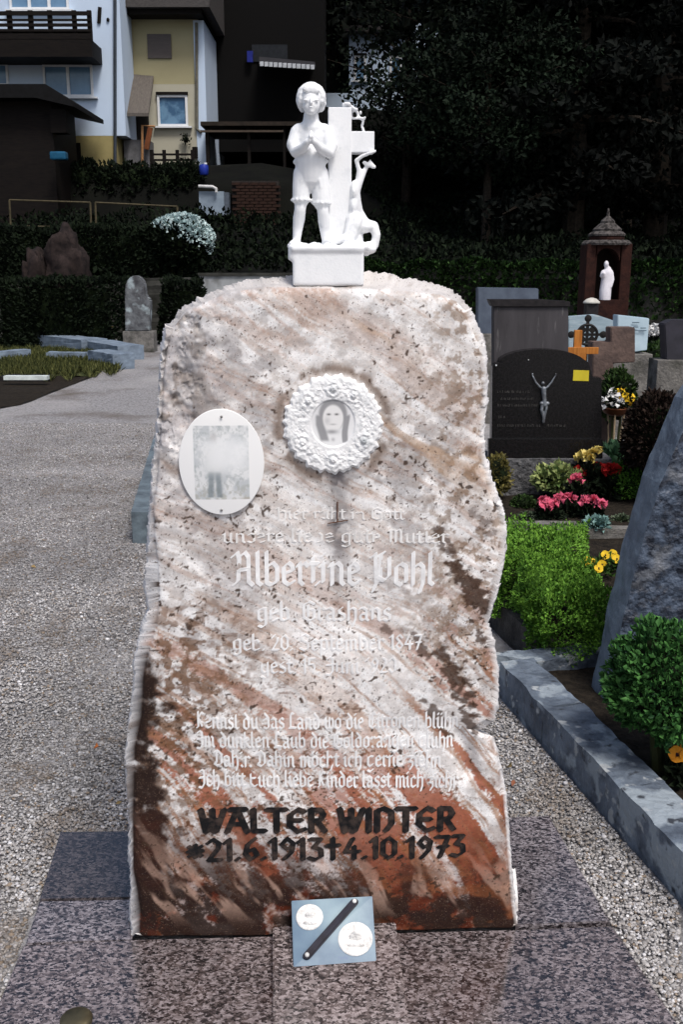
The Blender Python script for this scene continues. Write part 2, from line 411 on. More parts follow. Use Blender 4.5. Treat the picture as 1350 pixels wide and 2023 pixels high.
def relief(u, v):
    a = (fbm(u*6, v*6, 5, 3)-.5)*.016+(fbm(u*38, v*38, 9, 3)-.5)*.0030
    tl = sst(-.15, -.36, u)*sst(1.02, 1.25, v)          # weathered, broken upper left corner
    a = a+tl*((fbm(u*14+3, v*14, 21, 4)-.5)*.06-.010)
    a = a-(tl*.005)*sst(.60, .68, fbm(u*46, v*46, 23, 4))          # weathering pits
    a = a-.016*np.exp(-((u-(.295+.28*(.46-v)))**2)/.0006)*sst(.36, .40, v)*sst(.56, .47, v)*sst(.18, .3, u)   # crack running to the notch
    return a
def on_face(u, v, d=0.0):
    u = np.asarray(u, float); v = np.asarray(v, float)
    h = relief(u, v)+d
    return np.stack([O0.x+U.x*u+N.x*h, O0.y+U.y*u+N.y*h, v], -1)
def uvcurve(px, n, d=0.0): 
    q = np.array([on_stone(x, y, d) for x, y in px]); return resample(q, n)
def stone_colour(u, v):
    """layers of the gneiss: white quartz above, red-brown iron bands running down to the right, dark crust at the foot"""
    V0 = 1.45
    # band coordinates bend from shallow (top) to steep (foot)
    wu = u+.05*(fbm(u*5, v*5, 31, 4)-.5); wv = v+.06*(fbm(u*5+9, v*5, 37, 4)-.5)
    th = np.radians(32+26*sst(1.2, .3, v))
    ac = wv*np.cos(th)+wu*np.sin(th); al = wu*np.cos(th)-wv*np.sin(th)
    band = .55*fbm(ac*13, al*1.5, 41, 4, .5)+.45*fbm(ac*34, al*2.0, 43, 4, .5); band2 = fbm(ac*60, al*4.5, 47, 4)
    fine = fbm(u*120, v*150, 51, 3); mid = fbm(u*38, v*46, 57, 4); big = fbm(u*5.5, v*5.5, 61, 4)
    col = np.zeros(u.shape+(3,))
    white = np.array([.80, .795, .80]); grey = np.array([.42, .41, .42])
    col[:] = white
    def mix(c, k): 
        k = np.clip(k, 0, 1)[..., None]; col[:] = col*(1-k)+np.array(c)*k
    low = sst(1.00, .22, v); up = sst(.5, 1.1, v)
    tiny = fbm(u*260, v*300, 53, 3)
    mix((.50, .475, .465), sst(.44, .62, mid+.3*(tiny-.5))*.55)
    mix(grey, sst(.50, .64, big+.35*(mid-.5))*.55*(.4+.6*up))
    mix((.60, .52, .45), sst(.49, .57, band+.20*(tiny-.5))*(.17+.45*low))
    mix((.46, .41, .375), sst(.52, .62, band2+.2*(tiny-.5))*.28)
    red = sst(.575-.125*low, .645-.115*low, band+.22*(mid-.5)+.14*(band2-.5)+.16*(tiny-.5))
    mix((.37, .125, .065), red*(.10+.82*low))
    mix((.40, .215, .115), sst(.56, .66, band2+.2*(tiny-.5))*(.20+.45*low)*sst(1.15, .7, v))
    # sharp thin rust veins
    for (f1, f2, sd, lo, k) in [(7, .8, 151, .95, .8), (13, 1.2, 153, .945, .7), (22, 1.8, 155, .945, .6)]:
        rg_ = 1-np.abs(2*fbm(ac*f1, al*f2, sd, 4, .5)-1)
        mix((.36, .20, .12), sst(lo, .995, rg_+.05*(tiny-.5))*k*(.45+.55*low)*sst(.35, .55, fbm(u*6, v*6, sd+1, 3)))
    # white quartz heart in the middle of the face
    heart = np.exp(-(((u+.0-(.62-v)*.10)/.15)**2+((v-.64)/.30)**2))
    mix((.79, .765, .755), heart*sst(.42, .56, mid+.3*(tiny-.5))*.75)
    # brown grains
    g = sst(.56, .64, fbm(u*85, v*125, 71, 4))
    mix((.19, .105, .065), g*(.14+.80*low)*sst(.40, .58, big+.2*(tiny-.5)))
    gl_ = sst(.50, .60, fbm(u*55+3, v*68, 73, 5))*np.exp(-((u+.33)/.16)**2)*sst(.90, .72, v)*sst(.2, .4, v)
    mix((.22, .135, .085), gl_*.8)
    gr_ = sst(.53, .62, fbm(u*60+8, v*70, 75, 5))*np.exp(-((u-.30)/.12)**2)*sst(.55, .7, v)
    mix((.25, .17, .11), gr_*.65)
    # right hand belts of dark biotite
    for (cx, cy, sx, sy, k) in [(.30, .83, .055, .13, .9), (.245, .93, .03, .07, .75), (.27, .63, .045, .13, .85), (.235, .53, .03, .09, .75), (.31, .52, .025, .08, .8), (.20, .70, .022, .06, .7), (.33, .72, .03, .05, .8), (.32, .98, .03, .07, .5), (.12, .745, .02, .03, .6)]:
        dx = (u-cx)+(v-cy)*.55; m = np.exp(-((dx/sx)**2+((v-cy)/sy)**2))
        mix((.10, .062, .045), sst(.53, .61, m*.42+.48*fbm(u*48, v*80, 77, 5))*k)
    # dark crust along the left flank and across the foot
    lf = np.exp(-((u+.435)/.105)**2)*sst(.80, .60, v)
    mix((.055, .036, .03), sst(.44, .58, lf*.36+.5*fbm(u*26, v*30, 81, 5))*sst(.02, .25, lf)*1.0)
    rf_ = np.exp(-((u-.43+.10*sst(.3, .9, v))/.05)**2)*sst(.85, .5, v); mix((.15, .06, .038), sst(.40, .56, rf_*.30+.5*fbm(u*22, v*22, 83, 5))*rf_*.9)
    ft = sst(.33, .05, v+.10*(u+.1)+.14*(big-.5))
    mix((.155, .050, .028), ft*(.60+.5*sst(.4, .65, mid))*.97)
    mix((.05, .033, .028), sst(.42, .53, fbm(u*15, v*17, 87, 5)+.16*ft-.09*sst(-.3, .35, u)+.2*(tiny-.5))*ft*.93)
    mix((.27, .12, .06), sst(.5, .64, fbm(u*9+4, v*20, 88, 4))*ft*sst(-.05, .3, u)*.75)
    mix((.60, .45, .38), sst(.56, .68, fbm(ac*26, al*6, 89, 4))*ft*sst(.015, .1, v)*.6)
    # upper left grey patina, ochre lichen near the top
    tl = sst(-.12, -.36, u)*sst(.80, 1.2, v)
    mix((.47, .46, .475), tl*(.30+.65*sst(.42, .58, mid)))
    mix((.22, .19, .17), sst(.55, .64, fbm(u*20, v*20, 91, 5))*tl*.8)
    vein = np.exp(-((v-(1.16-.33*(u+.37)-.05*np.sin((u+.37)*28)))/.014)**2)*sst(-.36, -.33, u)*sst(-.17, -.22, u)
    mix((.30, .25, .225), vein*.85*sst(.3, .5, mid+.15))
    mix((.50, .36, .25), sst(.60, .70, fbm(ac*20, al*3, 95, 4))*sst(.98, 1.15, v)*sst(-.1, .25, u)*.6)
    # ring of dirt round the medallion, and the run below it
    mu, mv = on_stone(658, 838); rr = np.hypot(u-mu, v-mv)
    mix((.30, .25, .22), np.exp(-((rr-.112)/.013)**2)*sst(.34, .56, fbm(u*30, v*30, 97, 4))*.95)
    run = np.exp(-((u-mu-.012)/(.017+.012*fbm(u*9, v*12, 99, 3)))**2)*sst(mv-.48, mv-.14, v)*sst(mv-.06, mv-.11, v)
    mix((.20, .19, .20), run*(.5+.5*sst(.35, .6, mid)))
    # small black specks
    wx = u+.010*(fbm(u*90, v*90, 107, 2)-.5); wy = v+.010*(fbm(u*90+5, v*90, 109, 2)-.5)
    cl = fbm(u*6, v*6, 105, 3)
    for (sc, th0, k, sd) in [(95, .80, .85, 101), (160, .80, .8, 103), (60, .88, .8, 104)]:
        cell = fbm(wx*sc, wy*sc*1.2, sd, 2, .35); th1 = th0-.30*(cl-.46)
        mix((.085, .055, .04), sst(th1+.02, th1+.075, cell)*k)
    col *= (.74+.26*fine+.24*tiny)[..., None]
    col = .84*np.clip(col/.84, 0, 1)**1.32*np.array([1.0, .985, .965])      # deep, saturated mineral colour
    return np.clip(col*1.04, .010, .84)
def build_stone():
    L = uvcurve(leftF, NV); R = uvcurve(rightF, NV); T = uvcurve(topF, NU); B = resample([L[0], R[0]], NU)
    s = np.linspace(0, 1, NU)[None, :, None]; t = np.linspace(0, 1, NV)[:, None, None]
    F = (1-s)*L[:, None]+s*R[:, None]+(1-t)*B[None]+t*T[None]-((1-s)*(1-t)*L[0]+s*(1-t)*R[0]+(1-s)*t*L[-1]+s*t*R[-1])
    u, v = F[..., 0], F[..., 1]
    edge = np.minimum(np.minimum(s[..., 0], 1-s[..., 0])*NU, (1-t[..., 0])*NV)
    rim = -.010*np.exp(-(edge/3.0))*(.4+1.2*fbm(u*40, v*40, 111, 3))
    X = on_face(u, v, 0)+np.array([N.x, N.y, 0])*rim[..., None]
    verts = [X.reshape(-1, 3)]; cols = [stone_colour(u, v).reshape(-1, 3)]
    idx = np.arange(NU*NV).reshape(NV, NU)
    faces = np.stack([idx[:-1, :-1], idx[:-1, 1:], idx[1:, 1:], idx[1:, :-1]], -1).reshape(-1, 4)
    # boundary loop: left bottom->top, top left->right, right top->bottom, bottom right->left
    loop = np.r_[idx[:, 0], idx[-1, 1:], idx[-2::-1, -1], idx[0, -2:0:-1]]
    kind = np.r_[np.zeros(NV), np.ones(NU-1), np.full(NV-1, 2), np.full(NU-2, 3)]
    def ring(depth, insetk):
        Ls = uvcurve(leftS, NV, -depth); Rs = uvcurve(rightS, NV, -depth); Ts = uvcurve(topS, NU, -.10)
        Ls[0] = (Ls[0][0], 0); Bs = resample([Ls[0], (Rs[0][0], 0)], NU)
        q = np.concatenate([Ls, Ts[1:], Rs[::-1][1:], Bs[::-1][1:-1]])
        q[:, 1] = np.maximum(q[:, 1], -.03)
        c = np.array([0.0, .7]); q = c+(q-c)*(1-insetk)
        jit = (fbm(q[:, 0]*45+depth*60, q[:, 1]*45+depth*30, 121, 4)-.5)
        jit2 = (fbm(q[:, 0]*150+depth*200, q[:, 1]*150, 123, 3)-.5)
        dd = depth+(jit*.03+jit2*.02)*min(1, depth*12); q = q+(jit[:, None]*.014+jit2[:, None]*.009)*np.sign(q-c)
        P3 = np.stack([O0.x+U.x*q[:, 0]-N.x*dd, O0.y+U.y*q[:, 0]-N.y*dd, q[:, 1]], -1)
        return P3, q
    prev = loop; base = NU*NV
    nl = len(loop)
    for (dp, ins) in [(.012, .004), (.03, .0), (.05, .0), (.075, .001), (.10, .003), (.13, .008), (.16, .014), (.20, .03)]:
        P3, q = ring(dp, ins)
        if dp <= .05:                 # top stays near the front edge until the ledge is reached
            w_ = dp/.10
            a = X.reshape(-1, 3)[loop]; top = kind == 1
            P3[top] = a[top]*(1-w_)+ring(.10, .003)[0][top]*w_+np.stack([0*jn for jn in (top[top], top[top], top[top])], -1)
            P3[top, 2] += .006*(fbm(q[top, 0]*30, np.full(top.sum(), dp*40), 131, 3)-.4)
        verts.append(P3)
        n_ = fbm(q[:, 0]*30+dp*80, q[:, 1]*30, 141, 4)[:, None]
        cw = np.array([.76, .74, .735])*(.70+.45*n_); cw = np.where((kind == 1)[:, None], np.array([.60, .57, .55])*(.65+.5*n_), cw)
        dark = (sst(.62, .74, fbm(q[:, 0]*18, q[:, 1]*18+dp*50, 143, 4)))[:, None]*.7
        cols.append(np.clip(cw*(1-dark)+np.array([.22, .17, .14])*dark, 0, .84))
        cur = base+np.arange(nl); base += nl
        nx = np.roll(prev, -1); cx = np.roll(cur, -1)
        faces = np.concatenate([faces, np.stack([prev, cur, cx, nx], -1)])
        prev = cur
    allv = np.concatenate(verts); allc = np.concatenate(cols)
    fl = [tuple(q) for q in faces]+[tuple(prev[::-1])]
    me = bpy.data.meshes.new('stone_body'); me.from_pydata(allv.tolist(), [], fl); me.update()
    at = me.attributes.new('col', 'FLOAT_COLOR', 'POINT')
    at.data.foreach_set('color', np.concatenate([allc, np.ones((len(allc), 1))], 1).astype(np.float32).ravel())
    recalc(me)
    return me
stone = thing('memorial_stone', 'tall rough red and white gneiss gravestone with portrait plates and inscriptions', 'gravestone', (O0.x, O0.y, 0))
M_stone = mat('gneiss', (1, 1, 1), rough=.62, attr='col', bump=.10, bscale=330, spec=.12, extra=[((.09, .065, .05), 230, .65, .70), ((.22, .15, .11), 420, .63, .70)])
link('stone_body', build_stone(), M_stone, stone, True)

# ---- lettering: a broad pen drawn along skeleton strokes ------------------------------------------
def mn(x, t=1.0, b=0.0): return [(x-.13, t-.16), (x, t), (x, b+.14), (x+.13, b)]
LOW = {
 'a': ([[(.1, .9), (.3, 1), (.55, .85), (.55, .12), (.68, 0)], [(.55, .55), (.2, .48), (.12, .3), (.15, .1), (.3, 0), (.55, .18)]], .82),
 'b': ([[(.12, 1.5), (.12, .1), (.3, 0), (.6, .15), (.6, .8), (.42, 1), (.12, .82)]], .8),
 'c': ([[(.55, .85), (.4, 1), (.12, .82), (.12, .15), (.32, 0), (.58, .14)]], .7),
 'd': ([[(.2, 1.45), (.6, 1.0), (.6, .15), (.38, 0), (.12, .15), (.12, .8), (.35, 1), (.6, .85)]], .82),
 'e': ([[(.12, .5), (.55, .66), (.5, .88), (.35, 1), (.12, .82), (.12, .15), (.32, 0), (.58, .14)]], .72),
 'f': ([[(.6, 1.35), (.4, 1.5), (.22, 1.3), (.22, -.3)], [(.02, .95), (.5, .95)]], .6),
 'g': ([[(.6, .95), (.38, 1), (.12, .82), (.12, .18), (.32, 0), (.6, .2)], [(.6, 1), (.6, -.3), (.35, -.5), (.1, -.38)]], .82),
 'h': ([[(.12, 1.5), (.12, 0)], [(.12, .8), (.42, 1), (.6, .85), (.6, .1), (.45, -.35)]], .8),
 'i': ([mn(.15), [(.1, 1.3), (.2, 1.38)]], .42),
 'k': ([[(.12, 1.5), (.12, 0)], [(.12, .8), (.45, 1), (.5, .75), (.12, .55)], [(.2, .55), (.5, .12), (.65, 0)]], .74),
 'l': ([[(.12, 1.5), (.12, .12), (.28, 0)]], .42),
 'm': ([mn(.15)[:3]+[(.15, 0)], [(.15, .82), (.4, 1), (.52, .85), (.52, 0)], [(.52, .82), (.78, 1), (.9, .85), (.9, .12), (1.03, 0)]], 1.15),
 'n': ([mn(.15)[:3]+[(.15, 0)], [(.15, .82), (.42, 1), (.58, .85), (.58, .12), (.7, 0)]], .84),
 'o': ([[(.36, 1), (.12, .82), (.12, .15), (.36, 0), (.6, .18), (.6, .85), (.36, 1)]], .8),
 'p': ([[(.0, .9), (.14, 1), (.14, -.5)], [(.14, .82), (.42, 1), (.6, .82), (.6, .15), (.38, 0), (.14, .14)]], .8),
 'r': ([mn(.15), [(.15, .8), (.38, 1), (.52, .86)]], .58),
 's': ([[(.52, .88), (.34, 1), (.12, .82), (.16, .6), (.5, .42), (.52, .15), (.32, 0), (.08, .12)]], .66),
 't': ([[(.18, 1.25), (.18, .14), (.34, 0), (.45, .1)], [(.0, .97), (.42, .97)]], .5),
 'u': ([[(.02, .86), (.15, 1), (.15, .16), (.34, 0), (.58, .2)], [(.58, 1), (.58, .12), (.7, 0)]], .84),
 'w': ([[(.02, .86), (.15, 1.1), (.15, .16), (.34, 0), (.52, .2)], [(.52, 1.05), (.52, .16), (.7, 0), (.9, .2), (.9, .85), (.75, 1)]], 1.05),
 'z': ([[(.1, .95), (.52, .95), (.15, .45), (.5, .42), (.5, .1), (.25, -.3)]], .66),
 '.': ([[(.1, .0), (.18, .1)]], .34), ',': ([[(.16, .08), (.08, -.2)]], .34), ' ': ([], .42), ':': ([[(.1, .05), (.18, .13)], [(.1, .75), (.18, .83)]], .34),
 'A': ([[(.05, 1.3), (.3, 1.5), (.38, 1.2), (.3, .2), (.1, 0), (-.05, .15)], [(.38, 1.3), (.65, 1.5), (.8, 1.3), (.8, .15), (.98, 0)], [(.34, .7), (.8, .75)]], 1.1),
 'P': ([[(.02, 1.3), (.2, 1.45), (.25, .1), (.1, -.3)], [(.45, 1.4), (.42, .2)], [(.25, 1.3), (.6, 1.5), (.85, 1.25), (.85, .45), (.6, .2), (.3, .35)]], 1.05),
 'G': ([[(.85, 1.3), (.5, 1.5), (.12, 1.2), (.12, .25), (.5, 0), (.85, .2), (.85, .8), (.6, .9)], [(.42, 1.2), (.42, .35)]], 1.02),
 'S': ([[(.8, 1.3), (.5, 1.5), (.2, 1.25), (.3, .95), (.75, .65), (.75, .2), (.45, 0), (.08, .2)]], .95),
 'J': ([[(.15, 1.35), (.4, 1.5), (.6, 1.35), (.6, .2), (.35, -.2), (.05, -.1)], [(.1, .75), (.6, .8)]], .8),
 'K': ([[(.2, 1.5), (.2, .1), (.05, 0)], [(.2, .85), (.55, 1.45), (.75, 1.3)], [(.3, .8), (.6, .15), (.8, 0)]], .9),
 'L': ([[(.5, 1.4), (.3, 1.5), (.2, 1.2), (.2, .2), (.05, .05)], [(.05, .08), (.4, .12), (.75, .1)]], .85),
 'C': ([[(.75, 1.3), (.5, 1.5), (.12, 1.2), (.12, .25), (.45, 0), (.75, .2)], [(.42, 1.25), (.42, .3)]], .88),
 'D': ([[(.05, 1.3), (.4, 1.5), (.8, 1.15), (.8, .3), (.45, 0), (.1, .2), (.2, .4)], [(.32, 1.3), (.32, .35)]], .98),
 'E': ([[(.75, 1.3), (.5, 1.5), (.12, 1.2), (.12, .25), (.45, 0), (.78, .2)], [(.14, .8), (.6, .85)]], .9),
 'M': ([[(.05, 1.3), (.2, 1.45), (.2, .1), (.05, -.1)], [(.2, 1.25), (.45, 1.5), (.55, 1.25), (.55, .1)], [(.55, 1.25), (.8, 1.5), (.92, 1.25), (.92, .12), (1.06, 0)]], 1.2),
 'H': ([[(.05, 1.35), (.25, 1.5), (.25, .1), (.1, -.05)], [(.25, .85), (.6, 1.05), (.8, .85), (.8, .1), (.6, -.3)]], 1.0),
}
DIG = {
 '0': ([[(.35, 1.4), (.1, 1.1), (.1, .3), (.35, 0), (.6, .3), (.6, 1.1), (.35, 1.4)]], .74),
 '1': ([[(.05, 1.15), (.25, 1.4), (.25, 0)]], .46), '2': ([[(.08, 1.15), (.3, 1.4), (.55, 1.15), (.5, .8), (.1, .05), (.6, .05)]], .74),
 '3': ([[(.1, 1.38), (.55, 1.38), (.25, .85), (.55, .7), (.58, .25), (.3, 0), (.05, .12)]], .72),
 '4': ([[(.4, 1.4), (.08, .5), (.68, .5)], [(.46, .85), (.46, 0)]], .78), '5': ([[(.58, 1.38), (.15, 1.38), (.12, .8), (.45, .85), (.6, .5), (.45, .05), (.08, .08)]], .74),
 '6': ([[(.5, 1.4), (.2, 1.0), (.1, .4), (.3, 0), (.6, .3), (.45, .72), (.14, .5)]], .74), '7': ([[(.08, 1.38), (.6, 1.38), (.25, 0)], [(.2, .7), (.58, .72)]], .7),
 '8': ([[(.35, .75), (.12, 1.1), (.35, 1.4), (.58, 1.1), (.35, .75), (.1, .35), (.35, 0), (.6, .35), (.35, .75)]], .74),
 '9': ([[(.55, .95), (.3, .7), (.1, 1.0), (.32, 1.4), (.58, 1.1), (.5, .5), (.2, 0)]], .74),
}
CAP = {
 'W': ([[(.0, 1.4), (.2, .0), (.48, .9)], [(.48, 1.4), (.5, .05), (.62, .05), (.98, 1.4)], [(.16, .75), (.8, .75)]], 1.08),
 'A': ([[(.0, 0), (.45, 1.4), (.85, 0)], [(.12, 1.4), (.8, 1.4)], [(.2, .5), (.66, .5)]], .98),
 'L': ([[(.15, 1.4), (.15, .05), (.62, .05)]], .72), 'T': ([[(.0, 1.38), (.8, 1.38)], [(.4, 1.38), (.4, 0)]], .86),
 'E': ([[(.7, 1.25), (.45, 1.4), (.12, 1.05), (.1, .4), (.42, 0), (.72, .15)], [(.12, .72), (.58, .72)]], .86),
 'R': ([[(.15, 1.4), (.15, 0)], [(.15, 1.36), (.55, 1.36), (.66, 1.05), (.52, .72), (.18, .7)], [(.4, .7), (.72, .05)]], .86),
 'I': ([[(.15, 1.4), (.15, 0)]], .38), 'N': ([[(.12, 0), (.12, 1.3), (.4, 1.42), (.72, 1.2), (.74, .5), (.5, .05)]], .95),
 '*': ([[(.1, .35), (.6, .95)], [(.6, .35), (.1, .95)], [(.35, .25), (.35, 1.05)], [(.05, .65), (.65, .65)]], .82),
 '+': ([[(.35, 1.4), (.35, .0)], [(.08, .95), (.62, .95)]], .8), '.': ([[(.08, .02), (.16, .1)]], .36), ' ': ([], .5),
}
def hull(pts):
    pts = sorted(set((round(x, 5), round(y, 5)) for x, y in pts))
    def half(ps):
        h = []
        for p in ps:
            while len(h) >= 2 and (h[-1][0]-h[-2][0])*(p[1]-h[-2][1])-(h[-1][1]-h[-2][1])*(p[0]-h[-2][0]) <= 0: h.pop()
            h.append(p)
        return h
    a = half(pts); b = half(pts[::-1]); return a[:-1]+b[:-1]
def text_polys(txt, font, nib, thick, ang=40):
    ca, sa = math.cos(math.radians(ang)), math.sin(math.radians(ang))
    nibp = [(ca*i*nib/2-sa*j*thick/2, sa*i*nib/2+ca*j*thick/2) for i in (-1, 1) for j in (-1, 1)]
    x = 0; out = []
    for ch in txt:
        uml = {'ü': 'u', 'ö': 'o', 'ä': 'a', 'ß': 's'}.get(ch)
        g = font.get(uml or ch) or DIG.get(ch) or LOW.get(ch)
        st, adv = g
        if uml and ch != 'ß': st = st+[[(.15, 1.3), (.2, 1.4)], [(.5, 1.3), (.55, 1.4)]]
        for s in st:
            for a, b in zip(s[:-1], s[1:]):
                out.append([(px+x, py) for px, py in hull([(a[0]+q[0], a[1]+q[1]) for q in nibp]+[(b[0]+q[0], b[1]+q[1]) for q in nibp])])
        x += adv
    return out, x
def inscription(txt, x0, x1, yb, cap, m, parent, font=LOW, nib=.2, thick=.07, lift=.0010, dy=0.0, label=None, worn=0.0, jit=.0):
    polys, wid = text_polys(txt, font, nib, thick)
    a = np.array(on_stone(x0, yb)); b = np.array(on_stone(x1, yb+dy)); t = np.array(on_stone(x0, yb-cap))
    hgt = (t[1]-a[1])/1.45
    mb = MB(); rr = random.Random(len(txt)*7+int(yb))
    for k, poly in enumerate(polys):
        if worn and rr.random() < worn: continue
        q = np.array(poly); u = a[0]+(b[0]-a[0])*q[:, 0]/wid; v = a[1]+(b[1]-a[1])*q[:, 0]/wid+q[:, 1]*hgt
        # finer rim so that the letters follow the uneven face
        pts = on_face(u, v, lift+.00004*(k % 9)); n = len(pts); back = on_face(u, v, -.002)
        mb.add([tuple(p) for p in pts]+[tuple(p) for p in back], [tuple(range(n))]+[(i, n+i, n+(i+1) % n, (i+1) % n) for i in range(n)])
    o = mb.build('inscription', m, parent); o['label'] = label or 'line of lettering on the stone'
    return o
M_white = mat('white_letter_paint', (.84, .84, .84), (.70, .69, .69), rough=.7, scale=60)
M_black = mat('black_letter_paint', (.010, .010, .011), (.055, .040, .034), rough=.6, scale=45, contrast=(.36, .56))
M_faint = mat('worn_letter_paint', (.82, .81, .80), (.66, .64, .62), rough=.75, scale=60)
inscription('Hier ruht in Gott', 545, 800, 1026, 22, M_faint, stone, nib=.15, worn=.12, label='faded white line of blackletter')
inscription('unsere liebe gute Mutter', 440, 888, 1072, 26, M_faint, stone, nib=.16, worn=.12, label='faded white line of blackletter')
inscription('Albertine Pohl', 458, 862, 1155, 62, M_white, stone, nib=.2, worn=.05, label='large white blackletter name')
inscription('geb. Grashans', 508, 775, 1226, 36, M_white, stone, nib=.2, worn=.05, label='white blackletter birth name')
inscription('geb. 20. September 1847', 460, 835, 1283, 30, M_white, stone, nib=.19, worn=.05, label='white birth date')
inscription('gest. 15. Juni 1920', 515, 785, 1328, 30, M_white, stone, nib=.19, worn=.05, label='white death date')
poem = ['Kennst du das Land wo die Citronen blühn,', 'Im dunklen Laub die Goldorangen glühn', 'Dahin Dahin möcht ich gerne ziehn.', 'Ich bitt Euch liebe Kinder lasst mich ziehn']
LOW['I'] = LOW['J']
for t_, (xa, xb, yb) in zip(poem, [(388, 915, 1438), (388, 898, 1476), (422, 880, 1514), (392, 910, 1554)]):
    inscription(t_, xa, xb, yb, 30, M_white, stone, nib=.2, thick=.09, worn=.04, label='white line of a blackletter verse')
inscription('WALTER WINTER', 398, 902, 1645, 46, M_black, stone, font=CAP, nib=.24, thick=.17, lift=.0022, dy=-7, label='black uncial name')
inscription('*21.6.1913+4.10.1973', 370, 922, 1700, 42, M_black, stone, font=CAP, nib=.21, thick=.13, lift=.0022, dy=-10, label='black line of dates')

# ---- portrait plates
def disc_painted(name, cx, cy, rx, ry, n, hfun, cfun, parent, m, lift=.004):
    """plate with relief: polar grid, hfun(x,y,r,a)->metres, cfun->colour; centre given in pixels, radii in metres"""
    cu, cv = on_stone(cx, cy); R = np.linspace(0, 1, n)[:, None]; A = np.linspace(0, 2*np.pi, 4*n, endpoint=False)[None]
    edge = hfun(None, None, None, A) if False else 1.0
    x = R*np.cos(A); y = R*np.sin(A)
    k, h, cc = hfun(x, y, R, A)
    x2 = x*k; y2 = y*k
    u = cu+x2*rx; v = cv+y2*ry; base = relief(np.full_like(u, cu), np.full_like(u, cv))
    hh = base+lift+h
    X = np.stack([O0.x+U.x*u+N.x*hh, O0.y+U.y*u+N.y*hh, v], -1)
    nr, na = u.shape
    Xb = np.stack([O0.x+U.x*u[-1]+N.x*(base[-1]-.02), O0.y+U.y*u[-1]+N.y*(base[-1]-.02), v[-1]], -1)
    V = np.concatenate([X.reshape(-1, 3), Xb]); idx = np.arange(nr*na).reshape(nr, na); rb = nr*na+np.arange(na)
    f = []
    for i in range(nr-1):
        a, b = idx[i], idx[i+1]
        f.append(np.stack([a, b, np.roll(b, -1), np.roll(a, -1)], -1))
    f.append(np.stack([idx[-1], rb, np.roll(rb, -1), np.roll(idx[-1], -1)], -1))
    me = bpy.data.meshes.new(name); me.from_pydata(V.tolist(), [], np.concatenate(f).tolist()); me.update()
    col = np.concatenate([cc.reshape(-1, 3), cc[-1]]); col = np.concatenate([col, np.ones((len(col), 1))], 1)
    at = me.attributes.new('col', 'FLOAT_COLOR', 'POINT'); at.data.foreach_set('color', col.astype(np.float32).ravel())
    bm = bmesh.new(); bm.from_mesh(me); bmesh.ops.remove_doubles(bm, verts=bm.verts[:], dist=1e-6); bmesh.ops.recalc_face_normals(bm, faces=bm.faces[:]); bm.to_mesh(me); bm.free()
    return link(name, me, m, parent, True)
PXM = 2.02/FPX*1.0
def medal(x, y, R, A):
    sc = 1+.022*np.sin(A*23)+.018*np.sin(A*41+1)+.012*np.sin(A*13+2)
    k = np.where(R > .8, 1+(sc-1)*sst(.8, 1, R), 1+0*A)
    inner = sst(.46, .50, np.hypot(x/.92, y-.03))
    nn = fbm(x*14+20, y*14+20, 151, 4)
    h = inner*(.002+.006*(nn-.35)*np.sin(np.clip((R-.45)/.55, 0, 1)*np.pi))+.003
    for (qx, qy) in [(0, .73), (.62, -.32), (-.62, -.35), (.42, .6), (-.5, .5), (.0, -.72)]:
        rr = np.hypot(x-qx, y-qy); h = h+.003*np.exp(-(rr/.14)**2)*(1+.7*np.sin(rr*55))
    h = h*sst(1.0, .93, R)+0*k
    c = np.zeros(x.shape+(3,)); c[:] = (.82, .82, .82)
    def mix(col, q): q = np.clip(q, 0, 1)[..., None]; c[:] = c*(1-q)+np.array(col)*q
    mix((.55, .57, .58), (sst(.56, .68, nn)*inner)*.45)
    mix((.34, .37, .38), np.exp(-(np.hypot(x-.63, y+.32)/.09)**2)*.85); mix((.5, .52, .53), np.exp(-(np.hypot(x, y-.73)/.10)**2)*.6)
    # oval photograph: bust with long dark hair, drawn soft
    ov = 1-inner
    mix((.66, .66, .67), ov*sst(-.4, .4, y)*.7)
    x = x/1.32; y = (y-.03)/1.32
    hair = sst(.26, .20, np.hypot(x/.95, (y-.13)/1.15))
    tail = sst(.06, .03, np.abs(x-.20-.02*np.sin(y*9)))*sst(-.32, -.28, y)*sst(.16, .1, y)+sst(.09, .04, np.abs(x+.20-.30*np.clip(-.02-y, 0, 1)))*sst(-.30, -.24, y)*sst(.16, .1, y)
    mix((.22, .22, .23), np.maximum(hair*sst(-.1, .1, y+.05), tail)*ov*.85)
    face = sst(.19, .15, np.hypot(x/.92, (y-.08)/1.2)); mix((.80, .79, .78), face*ov*.95)
    mix((.80, .80, .80), sst(.28, .36, y-.0)*face*0)
    for ex in (-.065, .055): mix((.10, .10, .10), np.exp(-(((x-ex)/.032)**2+((y-.14)/.017)**2)))
    mix((.35, .34, .34), np.exp(-(((x+.0)/.05)**2+((y+.015)/.014)**2))*.7); mix((.45, .45, .45), np.exp(-(((x+.09)/.05)**2+((y-.04)/.06)**2))*.6)
    mix((.25, .25, .26), np.exp(-(((x+.02)/.10)**2+((y+.13)/.035)**2))*.85)
    mix((.3, .3, .3), np.exp(-(((x)/.03)**2+((y+.25)/.03)**2))*.6)
    return k, h, c
M_porc = mat('porcelain', (1, 1, 1), rough=.35, attr='col', spec=.5)
md = disc_painted('round_medallion', 658, 838, 97*PXM, 97*PXM, 110, medal, None, stone, M_porc)
md['label'] = 'round white porcelain wreath medallion with a small portrait'
